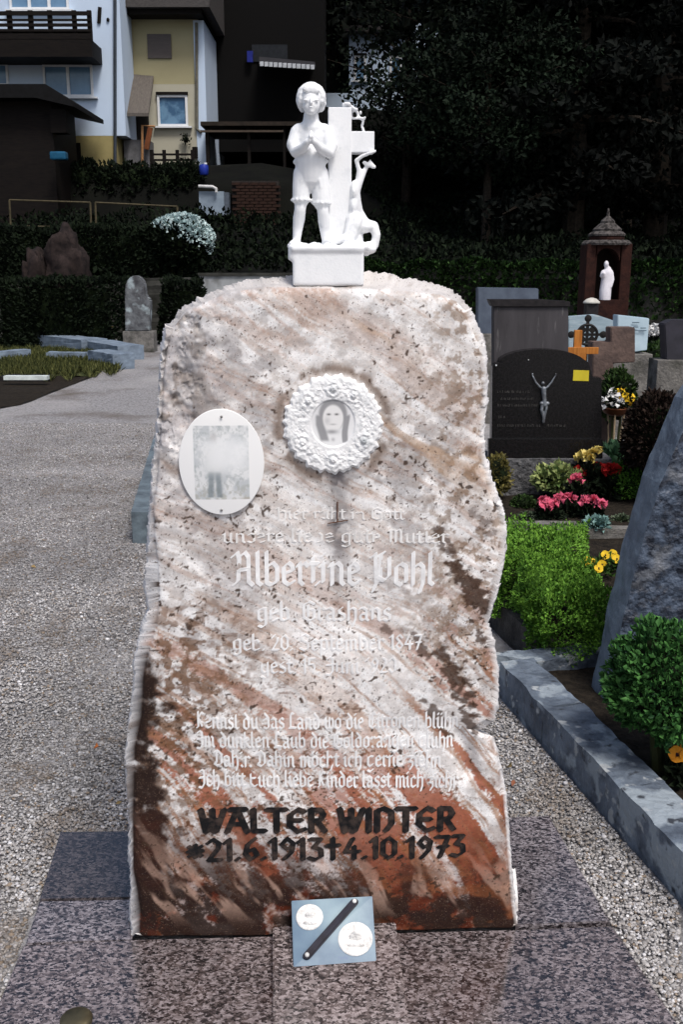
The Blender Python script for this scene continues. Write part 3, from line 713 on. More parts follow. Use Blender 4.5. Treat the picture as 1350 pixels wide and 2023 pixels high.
def oval(x, y, R, A):
    h = .006*(1-R**2)+.003*0; h = h*1.0
    c = np.zeros(x.shape+(3,)); c[:] = (.83, .83, .825)
    def mix(col, q): q = np.clip(q, 0, 1)[..., None]; c[:] = c*(1-q)+np.array(col)*q
    X = x*84; Y = -y*106        # pixels from the plate's centre (down positive)
    fr = sst(-55, -53, X)*sst(55, 53, X)*sst(-75, -73, Y)*sst(75, 73, Y)
    n = fbm(x*5+7, y*5, 161, 4)
    n2 = fbm(x*16+3, y*16, 163, 4)
    mix((.46, .49, .51), fr*(.30+.55*sst(.35, .65, n))); mix((.30, .34, .34), fr*sst(.50, .66, n2)*.45); mix((.55, .50, .40), fr*sst(30, 70, Y)*sst(.5, .6, n2)*.35)
    coat = np.exp(-(((X+15)/17)**4+((Y+8)/30)**4)); mix((.62, .63, .62), coat*fr*.8); mix((.38, .36, .35), fr*np.exp(-(((X+14)/7)**2+((Y+50)/9)**2))*.8)
    leg = (np.exp(-(((X+20+.06*(Y-20))/6.5)**4))+np.exp(-(((X+7-.05*(Y-20))/6.5)**4)))*sst(14, 22, Y)*sst(72, 68, Y); mix((.17, .21, .23), np.clip(leg, 0, 1)*fr*.8)
    mix((.80, .81, .815), fr*np.exp(-(((X-12)/50)**4+((Y+16)/36)**4))*.88)  # flash glare painted white over the middle of the picture
    mix((.42, .38, .32), sst(69, 72, Y)*sst(25, 45, X)*fr*.6)
    return 1+0*A+0*R, h, c
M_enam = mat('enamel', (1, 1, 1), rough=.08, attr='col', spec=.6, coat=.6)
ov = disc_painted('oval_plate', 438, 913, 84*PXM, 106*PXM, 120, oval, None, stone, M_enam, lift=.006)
ov['label'] = 'oval white enamel plate with a full-length photograph and painted flash glare'
M_screw = mat('dull_steel', (.35, .34, .33), (.2, .19, .18), rough=.4, metal=.8)
for (sx, sy) in [(438, 822), (438, 1006)]:
    su, sv = on_stone(sx, sy); p = on_face(np.array(su), np.array(sv), .010)
    Mr = Matrix.Rotation(TH, 3, 'Z') @ Matrix.Rotation(math.pi/2, 3, 'X')
    MB().ball(p, (.0028, .0028, .0016), 10, 6, Mr).build('screw', M_screw, ov, True)
# nail below the medallion
su, sv = on_stone(667, 1012); p = Vector(on_face(np.array(su), np.array(sv), .003))
MB().tube([p+Vector((0, 0, .022)), p-Vector((0, 0, .02))], .0016, 6).tube([p+Vector((-.02, 0, -.024)), p+Vector((.022, -.001, -.017))], .0011, 6).build('rusty_hook', mat('rust', (.13, .06, .035), rough=.8), stone)

# ---------------------------------------------------------------- statue of a praying child beside a cross
ST_D = .085
su0, sv0 = on_stone(650, 548, -ST_D); SO = Vector((O0.x, O0.y, 0))+U*su0-N*ST_D; SO.z = sv0-.006
r_ = Vector(ray(650, 400)); SK = (SO-Vector((0, 0, CAMH))).length/ray(650, 548).dot(ray(650, 548))**.5/FPX   # metres per pixel there
def sp(zx, zy, dy=0.0):
    """statue point: zx,zy read from the 4.704x enlargement, dy metres towards the viewer"""
    u_, v_ = on_stone(540+zx/4.704, 140+zy/4.704, -ST_D)
    q = O0+U*u_-N*(ST_D-dy); q.z = v_; return q
SK = (on_stone(650, 170, -ST_D)[1]-on_stone(650, 548, -ST_D)[1])/378
def sr(z): return z/4.704*SK
statue = thing('child_statue', 'white stone statue of a praying curly-haired child beside a cross, on the tall gravestone', 'statue', SO)
M_marble = mat('white_marble', (.82, .83, .84), (.70, .72, .74), rough=.6, scale=40, spec=.15, contrast=(.2, .5), bump=.05, bscale=220, extra=[((.56, .585, .60), 34, .62, .78)])
# plinth
pb = MB()
a, b = sp(505, 1790), sp(500, 1665)
pb.box(sp(505, 1825, .004), (sr(692), .115, sr(350)), TH, bev=.004)
pb.box(sp(500, 1655, .004), (sr(715), .125, sr(60)), TH, bev=.006)
for k in range(16):
    pb.ball(sp(170+k*42, 1628+10*math.sin(k*2), .03*math.sin(k*1.7)), (sr(48), .03, sr(34)), 10, 6)
for k in range(5): pb.ball(sp(160, 1640+k*25, .04), (sr(24), .02, sr(26)), 8, 6)
link('plinth', remesh_join(pb, .0035, 2), M_marble, statue, True)
# cross
cb = MB()
def cbox(x0, x1, y0, y1, dep, dy):
    c = sp((x0+x1)/2, (y0+y1)/2, dy); cb.box(c, (sr(x1-x0), dep, sr(y1-y0)), TH, bev=.002)
cbox(510, 735, 345, 1620, .046, -.028)
cbox(285, 958, 556, 752, .042, -.029)
cb.build('cross', M_marble, statue)
# child: one continuous body
fb = MB()
hd = sp(352, 275, .012)
fb.ball(hd, (sr(108), sr(112), sr(128)), 16, 12)                      # skull
fb.ball(sp(350, 345, .026), (sr(80), sr(70), sr(80)), 14, 10)        # face and jaw
fb.ball(sp(352, 400, .034), (sr(34), sr(26), sr(24)), 10, 8)         # chin
limb(fb, [sp(350, 290, .042), sp(350, 328, .046)], [sr(12), sr(16)], 8)     # nose
for e in (-1, 1):
    fb.ball(sp(350+e*46, 300, .038), (sr(30), sr(18), sr(13)), 10, 6)      # brow
    fb.ball(sp(350+e*44, 352, .030), (sr(34), sr(24), sr(34)), 10, 6)      # cheek
    fb.ball(sp(350+e*100, 320, .006), (sr(18), sr(26), sr(34)), 8, 6)      # ear
fb.ball(sp(350, 372, .048), (sr(28), sr(12), sr(9)), 8, 6)            # mouth
limb(fb, [sp(352, 415, .002), sp(352, 470, .0), sp(354, 540, .0)], [sr(74), sr(82), sr(110)])   # neck
limb(fb, [sp(352, 500, -.002), sp(225, 570, -.002)], [sr(60), sr(66)]); limb(fb, [sp(352, 500, -.002), sp(480, 570, -.002)], [sr(60), sr(66)])
# torso
fb.ball(sp(355, 620, .0), (sr(150), sr(105), sr(125)), 16, 12); fb.ball(sp(350, 770, .004), (sr(138), sr(108), sr(150)), 16, 12)
limb(fb, [sp(240, 560, .0), sp(470, 560, .0)], [sr(72), sr(72)])
# arms: shoulders, elbows out, forearms folded to the praying hands
limb(fb, [sp(222, 575, .0), sp(182, 690, .006), sp(205, 762, .016)], [sr(70), sr(62), sr(50)])
limb(fb, [sp(205, 762, .016), sp(275, 735, .040), sp(318, 690, .055)], [sr(50), sr(44), sr(32)])
limb(fb, [sp(485, 575, .0), sp(540, 700, .008), sp(520, 775, .018)], [sr(70), sr(62), sr(50)])
limb(fb, [sp(520, 775, .018), sp(430, 740, .042), sp(380, 690, .055)], [sr(50), sr(44), sr(32)])
for e in (-1, 1):                                                    # palms pressed together, five fingers each
    fb.ball(sp(349+e*15, 668, .058), (sr(14), sr(30), sr(42)), 8, 8)
    for q in range(4):
        limb(fb, [sp(349+e*12, 650, .050+q*.0045), sp(349+e*9, 612-(4-abs(q-1.5)*3), .047+q*.0045), sp(349+e*6, 585+abs(q-1.4)*8, .045+q*.0045)], [sr(10), sr(9), sr(7)], 6)
    limb(fb, [sp(349+e*18, 660, .046), sp(349+e*16, 622, .040)], [sr(11), sr(9)], 6)
# shirt hem and knee breeches
limb(fb, [sp(347, 800, .004), sp(345, 850, .003), sp(345, 910, .002), sp(345, 985, .0)], [sr(146), sr(152), sr(146), sr(140)], 16)
for k in range(18):
    an = k*math.pi/9; fb.ball(sp(348+150*math.cos(an), 842+6*math.sin(k*2.3), .003+sr(128)*math.sin(an)), sr(20), 6, 5)
for (xa, ya, xb, yb) in [(300, 860, 285, 960), (350, 870, 345, 990), (410, 860, 425, 970), (260, 1000, 250, 1150), (300, 1010, 290, 1160), (430, 1010, 440, 1180)]: limb(fb, [sp(xa, ya, sr(112)), sp((xa+xb)/2, (ya+yb)/2, sr(96)), sp(xb, yb, sr(84))], [sr(8), sr(12), sr(8)], 6)
limb(fb, [sp(275, 960, .004), sp(262, 1080, .006), sp(258, 1190, .008)], [sr(95), sr(88), sr(84)], 14)
limb(fb, [sp(420, 960, .0), sp(440, 1090, .002), sp(450, 1215, .004)], [sr(98), sr(92), sr(88)], 14)
for (cx, cy, dy) in [(258, 1205, .008), (450, 1232, .004)]:
    for k in range(12):
        an = k*math.pi/6; fb.ball(sp(cx+84*math.cos(an), cy+4*math.sin(k*3), dy+sr(84)*math.sin(an)), sr(17), 6, 5)
# legs and feet
limb(fb, [sp(258, 1200, .008), sp(250, 1290, .010), sp(240, 1370, .004), sp(228, 1460, .0), sp(218, 1560, .0)], [sr(66), sr(58), sr(62), sr(52), sr(42)])
limb(fb, [sp(218, 1590, -.004), sp(195, 1600, .02), sp(172, 1610, .04)], [sr(44), sr(36), sr(28)])
limb(fb, [sp(455, 1220, .004), sp(462, 1310, .006), sp(472, 1390, .0), sp(480, 1480, -.004), sp(490, 1570, -.004)], [sr(66), sr(58), sr(62), sr(52), sr(42)])
limb(fb, [sp(490, 1595, -.006), sp(515, 1600, .018), sp(540, 1608, .04)], [sr(44), sr(36), sr(28)])
fig = link('figure', remesh_join(fb, .0022, 1), M_marble, statue, True)
hb = MB()                                                             # curls
for k in range(320):
    a = random.uniform(-math.pi, math.pi); e = random.uniform(-.75, 1.5)
    x, y, z = math.cos(e)*math.cos(a), math.cos(e)*math.sin(a), math.sin(e)
    if y > .30 and z < .62 and abs(x) < .72: continue               # the face stays free (y: towards viewer)
    if z < -.3 and y > .1: continue
    c = hd+U*(x*sr(120))+N*(y*sr(114)-.004)+Vector((0, 0, z*sr(130)))
    hb.ball(c, sr(random.uniform(24, 34)), 7, 5)
for k in range(14): hb.ball(hd+U*sr(-60+k*9)+N*(sr(92))+Vector((0, 0, sr(74+18*math.sin(k*1.4)))), sr(24), 7, 5)
link('hair', remesh_join(hb, .0024, 0), M_marble, fig, True)
# rose branch climbing round the cross, rock and roots at its foot
vb = MB()
def vine(pts, r0, r1): limb(vb, [sp(*p) for p in pts], list(np.linspace(sr(r0), sr(r1), len(pts))), 8)
vine([(790, 1330, -.02), (770, 1200, -.01), (770, 1120, -.008), (800, 1040, -.008), (838, 950, -.01), (870, 890, -.012)], 62, 22)
vine([(790, 1010, -.01), (800, 920, -.008), (775, 830, -.006), (830, 790, -.002), (900, 765, .004), (950, 748, .004)], 26, 15)
vine([(660, 300, -.02), (720, 320, -.012), (760, 345, -.015), (790, 375, -.018), (800, 410, -.02)], 22, 15)
vine([(735, 430, -.02), (790, 432, -.016), (850, 430, -.016), (830, 500, -.02), (850, 560, -.018)], 13, 16)
vine([(740, 350, -.02), (740, 430, -.02)], 10, 10)
for (x, y, rx, ry) in [(900, 870, 46, 30), (935, 890, 32, 20), (850, 850, 24, 22), (905, 840, 14, 26), (690, 300, 42, 20), (815, 385, 14, 26), (775, 355, 20, 22), (925, 745, 40, 22), (855, 432, 16, 18)]:
    vb.ball(sp(x, y, -.006), (sr(rx), sr(16), sr(ry)), 10, 6)
vine([(800, 1330, -.02), (860, 1420, -.02), (940, 1440, -.018), (965, 1520, -.016), (950, 1620, -.016), (870, 1690, -.014)], 60, 36)
vine([(760, 1400, .0), (720, 1520, .008), (690, 1600, .012)], 90, 60)
vine([(640, 1560, .02), (560, 1590, .028)], 44, 30)
vb.ball(sp(800, 1640, .0), (sr(100), .03, sr(60)), 12, 8); vb.ball(sp(900, 1660, -.01), (sr(70), .02, sr(44)), 10, 8)
vb.ball(sp(760, 1440, -.012), (sr(80), .026, sr(90)), 12, 8)
for (x, y, rx, ry) in [(752, 1120, 42, 110), (750, 1260, 52, 120), (745, 1400, 85, 120), (850, 1450, 90, 60), (660, 1590, 130, 50), (760, 1560, 90, 110), (890, 1640, 70, 60)]: vb.ball(sp(x, y, -.014), (sr(rx), .024, sr(ry)), 12, 8)
link('rose_branch', remesh_join(vb, .0026, 1, .4), M_marble, statue, True)

# ---------------------------------------------------------------- blue plaque on its rest
pl_o = [(576, 1778), (736, 1769), (744, 1900), (580, 1911)]
pb_l, pb_r = G(580, 1911, .024), G(744, 1900, .024)
tl_ = on_stone(576, 1778, .012); tr_ = on_stone(736, 1769, .012)
TL = Vector((O0.x, O0.y, 0))+U*tl_[0]+N*.014; TL.z = tl_[1]; TR = Vector((O0.x, O0.y, 0))+U*tr_[0]+N*.014; TR.z = tr_[1]
plaque = thing('leaning_plaque', 'blue tile plaque with two white medallions and black bar, leaning on the tall gravestone', 'plaque', (pb_l+pb_r)/2)
ex = (pb_r-pb_l); ey = (TL-pb_l); en = ex.cross(ey).normalized()
if en.y > 0: en = -en
def pq(a, b, d=0.0): return pb_l+ex*a*(1+0*b)+ey*b+((TR-TL)-ex)*a*b+en*d
def plate(poly, d0, d1, name, m, parent, bev=.0012):
    bm = bmesh.new(); vs = [bm.verts.new(pq(a, b, d1)) for a, b in poly]; f = bm.faces.new(vs); r = bmesh.ops.extrude_face_region(bm, geom=[f])
    for q in r['geom']:
        if isinstance(q, bmesh.types.BMVert): q.co += en*(d0-d1)
    bmesh.ops.recalc_face_normals(bm, faces=bm.faces[:]); bmesh.ops.bevel(bm, geom=bm.edges[:], offset=bev, segments=2, affect='EDGES')
    me = bpy.data.meshes.new(name); bm.to_mesh(me); bm.free(); return link(name, me, m, parent)
M_tile = mat('blue_glaze', (.17, .25, .32), (.085, .14, .215), rough=.3, scale=9, contrast=(.3, .7), spec=.5, extra=[((.10, .15, .27), 22, .64, .72), ((.30, .40, .45), 6, .52, .75)])
plate([(0, 0), (1, 0), (1, 1), (0, 1)], -.010, 0, 'tile', M_tile, plaque)
M_med = mat('white_relief', (.80, .79, .77), (.58, .57, .55), rough=.5, scale=55, contrast=(.3, .55), bump=.5, bscale=90)
for (a, b, r) in [(.215, .72, .165), (.76, .35, .21)]:
    asp = ex.length/ey.length
    plate([(a+r*math.cos(t), b+r*asp*math.sin(t)) for t in np.linspace(0, 2*math.pi, 40, endpoint=False)], -.001, .0045, 'medallion', M_med, plaque, .0014)
    face = MB(); c = pq(a, b, .0045)
    face.ball(c, (.013*r/.2, .0035, .018*r/.2), 12, 8); face.ball(pq(a, b-.11, .0045), (.018*r/.2, .003, .008), 10, 6)
    face.build('relief_head', M_med, plaque, True)
e0, e1 = Vector((.165, .135)), Vector((.77, .90)); dr = (e1-e0).normalized(); nr_ = Vector((-dr.y, dr.x))
cap = []
for t in np.linspace(-math.pi/2, math.pi/2, 9): q = e1+dr*.05*math.cos(t)+nr_*.05*math.sin(t); cap.append((q.x, q.y))
for t in np.linspace(math.pi/2, 3*math.pi/2, 9): q = e0+dr*.05*math.cos(t)+nr_*.05*math.sin(t); cap.append((q.x, q.y))
bar = plate(cap, -.001, .011, 'bar', mat('black_iron', (.018, .016, .022), (.03, .03, .045), rough=.45, scale=30), plaque, .003)
for q in (e0, e1): MB().ball(pq(q.x, q.y, .011), .0052, 12, 8).build('bolt', mat('white_bolt', (.8, .8, .78), rough=.35), bar, True)

# ---- small brass lid of a grave light standing on the front slab
c = G(150, 2012, .055); gl = thing('grave_light', 'small grave light with a brass lid on the front granite slab', 'grave light', (c.x, c.y, .001))
MB().lathe((c.x, c.y, .001), [(.022, 0), (.026, .005), (.029, .045)], 28).build('glass_cup', mat('red_glass', (.10, .012, .01), rough=.15), gl, True)
MB().lathe((c.x, c.y, .046), [(.031, 0), (.032, .008), (.030, .011), (.026, .0135), (.010, .015), (.004, .015)], 32).build('lid', mat('brass', (.20, .17, .10), (.11, .095, .06), rough=.45, metal=.85, scale=30), gl, True)

# ---------------------------------------------------------------- graves to the right
M_slate = mat('blue_slate', (.17, .205, .25), (.07, .085, .11), rough=.5, scale=11, contrast=(.36, .66), bump=.5, bscale=40, extra=[((.27, .31, .345), 6.5, .55, .60), ((.36, .38, .39), 15, .61, .66), ((.045, .05, .06), 19, .6, .68)])
M_conc = mat('old_concrete', (.20, .19, .175), (.10, .095, .09), rough=.85, scale=12, bump=.5, bscale=50, extra=[((.05, .05, .042), 5, .5, .68)])
M_dconc = mat('dark_concrete', (.085, .078, .07), (.035, .032, .03), rough=.85, scale=14, bump=.5, bscale=50)
def rough_block(foot, z0, z1, name, m, parent, seed=0, amp=.006, cuts=5):
    """long stone with hewn, uneven faces"""
    bm = bmesh.new(); vs = [bm.verts.new((p[0], p[1], z0)) for p in foot]; f = bm.faces.new(vs); r = bmesh.ops.extrude_face_region(bm, geom=[f])
    for q in r['geom']:
        if isinstance(q, bmesh.types.BMVert): q.co.z = z1
    bmesh.ops.recalc_face_normals(bm, faces=bm.faces[:])
    for it in range(cuts):
        le = [e for e in bm.edges if e.calc_length() > .045]
        if not le: break
        bmesh.ops.subdivide_edges(bm, edges=le, cuts=1, use_grid_fill=True)
    bmesh.ops.triangulate(bm, faces=[f for f in bm.faces if len(f.verts) > 4])
    for q in bm.verts:
        n = mnoise.noise_vector(q.co*9+Vector((seed*7, 0, 0)))*amp+mnoise.noise_vector(q.co*30+Vector((seed*3, 2, 0)))*amp*.5
        if q.co.z > z0+.01: q.co += n
        else: q.co += Vector((n.x, n.y, 0))
    me = bpy.data.meshes.new(name); bm.to_mesh(me); bm.free(); return link(name, me, m, parent)
# long slate kerb beside the gravel strip
k1, k2 = G(985, 1372, GZ), G(1372, 1812, GZ); kd = (k2-k1).normalized(); kn = Vector((-kd.y, kd.x, 0))
if kn.x < 0: kn = -kn
kerb = thing('slate_kerb', 'hewn blue-grey slate kerb along the gravel strip right of the tall stone', 'kerb', (k1.x, k1.y, GZ))
kl = (k2-k1).length; KW = .135; KH = .105
cuts_ = [(0, .30), (.303, .70), (.703, 1.35)]
for i, (a, b) in enumerate(cuts_):
    p, q = k1+kd*kl*a, k1+kd*kl*b
    rough_block([p, q, q+kn*KW, p+kn*KW], -.06, KH, 'kerb_stone', M_slate, kerb, i, .008)
# chipped mortar crust on the kerb
c0 = k1+kn*.004
a = G(985, 1340, KH); b = G(1165, 1372, KH)
rough_block([k1+kn*KW*1.02, k1+kn*(KW+.30)+Vector((0, .02, 0)), k1+kn*(KW+.30)-kd*.11, k1-kd*.11+kn*.0], -.05, KH-.012, 'kerb_stone', M_slate, kerb, 5, .008)
rough_block([k1-kd*.001, k1+kn*KW*.99, k1+kn*KW*.99-kd*.1095, k1-kd*.1095][::-1] if False else [k1+kd*-.002, k1+kn*KW-kd*.002, k1+kn*KW*.3-kd*.05, k1-kd*.05], -.05, KH-.03, 'kerb_stone', M_slate, kerb, 6, .005)
# soil of the slate-edged grave
sb = [k1+kn*KW*.8, k1+kn*KW*.8+kd*kl*1.4, k1+kn*3+kd*kl*1.4, k1+kn*3-kd*.3+Vector((0, .3, 0))]
def soil_sheet(poly, z, name, m=None):
    bm = bmesh.new(); f = bm.faces.new([bm.verts.new((p[0], p[1], z)) for p in poly]); bm.normal_update()
    if f.normal.z < 0: f.normal_flip()
    for it in range(5): 
        le = [e for e in bm.edges if e.calc_length() > .08]
        if le: bmesh.ops.subdivide_edges(bm, edges=le, cuts=1, use_grid_fill=True)
    bmesh.ops.triangulate(bm, faces=bm.faces[:])
    for q in bm.verts: q.co.z += .012*mnoise.noise(q.co*11)+.02*mnoise.noise(q.co*3)
    me = bpy.data.meshes.new(name); bm.to_mesh(me); bm.free(); return link(name, me, m or M_soil, kind='structure', smooth=True)
soil_sheet(sb, .045, 'flower_bed')

# leaning slate monument
def slab_stone(name, outl, Y, depth, m, label, cat, seed, amp, rz=0.0, lean=0.0, n=26):
    pts = [P(x, y, Y) for x, y in outl]; base = min(p.z for p in pts); c = sum(pts, Vector())/len(pts)
    bm = bmesh.new(); R = Matrix.Rotation(rz, 3, 'Z')
    f = bm.faces.new([bm.verts.new(c+R @ (p-c)) for p in pts]); r = bmesh.ops.extrude_face_region(bm, geom=[f])
    for q in r['geom']:
        if isinstance(q, bmesh.types.BMVert): q.co += R @ Vector((0, depth, 0))
    bmesh.ops.recalc_face_normals(bm, faces=bm.faces[:])
    for it in range(6):
        le = [e for e in bm.edges if e.calc_length() > .05]
        if not le: break
        bmesh.ops.subdivide_edges(bm, edges=le, cuts=1, use_grid_fill=True)
        bmesh.ops.triangulate(bm, faces=[f for f in bm.faces if len(f.verts) > 4])
    for q in bm.verts:
        q.co += mnoise.noise_vector(q.co*6+Vector((seed, 0, 0)))*amp+mnoise.noise_vector(q.co*22+Vector((seed, 5, 0)))*amp*.6
    bm.normal_update()
    me = bpy.data.meshes.new(name)
    for f in bm.faces: f.material_index = 1 if f.normal.x < -.55 else 0
    bm.to_mesh(me); bm.free(); me.materials.append(m)
    me.materials.append(mat('sawn_slate', (.19, .235, .285), (.085, .105, .135), rough=.5, scale=9, contrast=(.36, .66), bump=.25, bscale=60, spec=.3))
    o = link(name, me, None, None, label=label, cat=cat); return o
M_slate2 = mat('rough_slate', (.075, .10, .145), (.015, .019, .030), rough=.42, scale=26, detail=8, contrast=(.40, .62), bump=.9, bscale=30, spec=.5, extra=[((.16, .17, .19), 7, .58, .7)])
slab_stone('slate_headstone', [(1192, 1402), (1226, 1240), (1256, 1120), (1280, 1030), (1302, 955), (1338, 880), (1372, 795), (1430, 720), (1560, 760), (1600, 1402)], 3.15, .15, M_slate2,
           'rough dark blue slate gravestone with slanting side behind the low green bush', 'gravestone', 2.3, .0065, rz=math.radians(5))

# ---------------------------------------------------------------- foliage makers
LEAF = {}
def leafmat(name, c1, c2, rough=.5):
    return mat(name, c1, c2, rough=rough, attr='tint', spec=.10)
L_box = leafmat('leaf_box', (.19, .38, .05), (.04, .12, .016))
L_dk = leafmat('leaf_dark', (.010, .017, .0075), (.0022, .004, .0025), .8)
L_mid = leafmat('leaf_mid', (.085, .17, .035), (.015, .035, .01))
L_ivy = leafmat('leaf_ivy', (.045, .085, .022), (.008, .016, .006))
L_var = leafmat('leaf_variegated', (.36, .40, .16), (.08, .14, .04))
L_teal = leafmat('leaf_teal', (.22, .36, .33), (.09, .17, .16))
M_stem = mat('stem', (.045, .05, .02), rough=.8); M_wood = mat('bark', (.045, .036, .028), (.018, .015, .012), rough=.9, scale=14, bump=.6)
def shell_points(n, centre, rad, seed, amp=.25, f=2.0, zmin=-.6, thick=.22):
    d = RNG.normal(size=(int(n*1.6), 3)); d /= np.linalg.norm(d, axis=1)[:, None]; d = d[d[:, 2] > zmin][:n]
    k = lumpy(d, seed, amp, f)*(1-thick*RNG.uniform(0, 1, len(d))**2)
    p = d*np.asarray(rad)*k[:, None]; return p+np.asarray(centre), d, k
def blob_core(centre, rad, seed, amp=.25, f=2.0, sc=.78, zmin=-1):
    mb = MB().ball((0, 0, 0), 1, 18, 12); v = np.array(mb.v); k = lumpy(v, seed, amp, f)
    mb.v = [tuple(q) for q in v*np.asarray(rad)*k[:, None]*sc+np.asarray(centre)]; return mb
def bush(name, label, cat, centre, rad, n, leaf, lm, seed, base_z, amp=.25, f=2.0, group=None, tint_top=True, bend=.25, zmin=-.75):
    o = thing(name, label, cat, (centre[0], centre[1], base_z), group)
    p, d, k = shell_points(n, centre, rad, seed, amp, f, zmin)
    t = np.clip(RNG.normal(.5, .28, len(p)), 0, 1)
    link('foliage', leaf_mesh('foliage', p, leaf, d+np.array([0, 0, .4]), .6, t, bend=bend), lm, o)
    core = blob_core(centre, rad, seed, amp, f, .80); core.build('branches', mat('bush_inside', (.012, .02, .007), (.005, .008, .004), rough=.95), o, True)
    st = MB()
    for q in range(4):
        a = q*1.6+seed; st.tube([(centre[0]+.15*rad[0]*math.cos(a), centre[1]+.15*rad[1]*math.sin(a), base_z-.02), (centre[0]+.4*rad[0]*math.cos(a), centre[1]+.4*rad[1]*math.sin(a), centre[2])], [.1*min(rad[:2])+.002, .05*min(rad[:2])], 6)
    st.build('stem', M_stem, o); return o
def hedge_box(name, label, cat, corners, z0, z1, n, leaf, lm, seed, group=None, lump=.05, core_m=None, topbias=1.0, fall=0.0):
    """clipped hedge on a four-cornered footprint"""
    c = [Vector((p[0], p[1], 0)) for p in corners]; mid = sum(c, Vector())/4
    o = thing(name, label, cat, (mid.x, mid.y, z0), group)
    e1 = (c[1]-c[0]).length; e2 = (c[2]-c[1]).length; H = z1-z0
    A = np.array([e1*e2*topbias, e1*H, e2*H, e1*H, e2*H]); A = A/A.sum(); which = RNG.choice(5, n, p=A)
    a = RNG.uniform(0, 1, n); b = RNG.uniform(0, 1, n)
    s = np.where(which == 0, a, np.where(which == 1, a, np.where(which == 2, 1, np.where(which == 3, a, 0.))))
    t = np.where(which == 0, b, np.where(which == 1, 0., np.where(which == 2, a, np.where(which == 3, 1, a))))
    z = np.where(which == 0, 1., b)
    cc = np.array([[q.x, q.y] for q in c])
    xy = (1-s)[:, None]*(1-t)[:, None]*cc[0]+s[:, None]*(1-t)[:, None]*cc[1]+s[:, None]*t[:, None]*cc[2]+(1-s)[:, None]*t[:, None]*cc[3]
    # round the shoulders, lump the faces
    nrm = np.zeros((n, 3)); out = xy-np.array([mid.x, mid.y]); out /= np.linalg.norm(out, axis=1)[:, None]+1e-6
    nrm[:, :2] = np.where((which == 0)[:, None], 0, out); nrm[:, 2] = (which == 0)
    p = np.c_[xy, z0+H*z-fall*H*t]
    lm_ = np.array([mnoise.noise(Vector(q)*(2.2/max(.3, H))+Vector((seed, 0, 0))) for q in p])
    lm2 = np.array([mnoise.noise(Vector(q)*(7/max(.3, H))+Vector((seed, 4, 0))) for q in p])
    dd = (lm_*lump+lm2*lump*.6)-RNG.uniform(0, 1, n)**2*lump*.8
    p += nrm*dd[:, None]
    sh = np.clip((z-.72)/.28, 0, 1)**2*(which != 0); p[:, :2] -= out*(sh*lump*1.3)[:, None]
    tn = np.clip(.5+.5*lm2+RNG.normal(0, .22, n), 0, 1)
    link('foliage', leaf_mesh('foliage', p, leaf, nrm+np.array([0, 0, .4]), .62, tn), lm, o)
    k = max(.0, 1-2.6*lump/min(e1, e2))
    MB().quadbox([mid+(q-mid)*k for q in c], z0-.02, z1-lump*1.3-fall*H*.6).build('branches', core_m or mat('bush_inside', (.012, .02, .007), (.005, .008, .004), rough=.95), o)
    return o
M_yel, M_ora, M_pink, M_red, M_wht, M_cream = [leafmat('petal_'+a, b, c, .6) for a, b, c in [('yellow', (.75, .52, .03), (.55, .33, .02)), ('orange', (.80, .34, .03), (.62, .20, .015)), ('pink', (.74, .16, .25), (.50, .07, .13)), ('red', (.40, .018, .016), (.18, .006, .008)), ('white', (.80, .80, .78), (.6, .6, .6)), ('cream', (.78, .66, .25), (.6, .45, .1))]]
def flower_plant(name, label, cat, base, h, spread, nflow, fsize, petal, lm, nleaf, leaf, group=None, ruffled=False, eye=True):
    """low bedding plant: leaves, and every flower head a part of its own"""
    o = thing(name, label, cat, base, group); b = np.array(base)
    p, d, k = shell_points(nleaf, b+np.array([0, 0, h*.35]), (spread, spread, h*.5), base[0]*9+base[1], .3, 2, -.5, .7)
    link('foliage', leaf_mesh('foliage', p, leaf, d+np.array([0, 0, .6]), .6), lm, o)
    for i in range(nflow):
        a = i*2.4+base[0]*5; rr = spread*.85*math.sqrt((i+.5)/nflow)
        c = b+np.array([rr*math.cos(a), rr*math.sin(a), h*(.85+.25*random.random())])
        n = 26 if ruffled else 5
        if ruffled:
            q = RNG.normal(size=(n, 3)); q /= np.linalg.norm(q, axis=1)[:, None]; q[:, 2] = np.abs(q[:, 2]); pts = c+q*fsize*.25
            me = leaf_mesh('flower', pts, fsize*.6, q, 1.0, bend=.5)
        else:
            fn = Vector((random.uniform(-.5, .3), -1, random.uniform(.2, .9))).normalized(); t1 = fn.orthogonal().normalized(); t2 = fn.cross(t1)
            mb = MB()
            for j in range(5):
                an = j*2*math.pi/5+.3; dv = t1*math.cos(an)+t2*math.sin(an); sv = fn.cross(dv)
                cc = Vector(c)+fn*.002*j
                ring = [cc+dv*fsize*.06]+[cc+dv*fsize*(.12+.42*math.sin(u_*math.pi)**.7*(1 if 0 < u_ < 1 else 0)+.0)+sv*fsize*.36*math.cos(u_*math.pi)*-1+fn*fsize*.10*math.sin(u_*math.pi) for u_ in (.0, .2, .4, .6, .8, 1.0)]
                mb.add(ring, [(0, i2, i2+1) for i2 in range(1, 6)])
            me = mb.mesh('flower'); at = me.attributes.new('tint', 'FLOAT', 'POINT'); at.data.foreach_set('value', RNG.uniform(.3, 1, len(me.vertices)).astype(np.float32))
        fo = link('flower', me, petal, o)
        if eye and not ruffled: MB().ball(Vector(c)+fn*.004, fsize*.13, 7, 5).build('flower_eye', mat('pansy_eye', (.03, .012, .02), rough=.8), fo)
    st = MB()
    for i in range(min(nflow, 8)):
        a = i*2.4+base[0]*5; rr = spread*.85*math.sqrt((i+.5)/nflow); st.tube([tuple(b-np.array([0, 0, .01])), tuple(b+np.array([rr*math.cos(a), rr*math.sin(a), h*.85]))], .0025, 5)
    st.build('stem', M_stem, o)
    return o
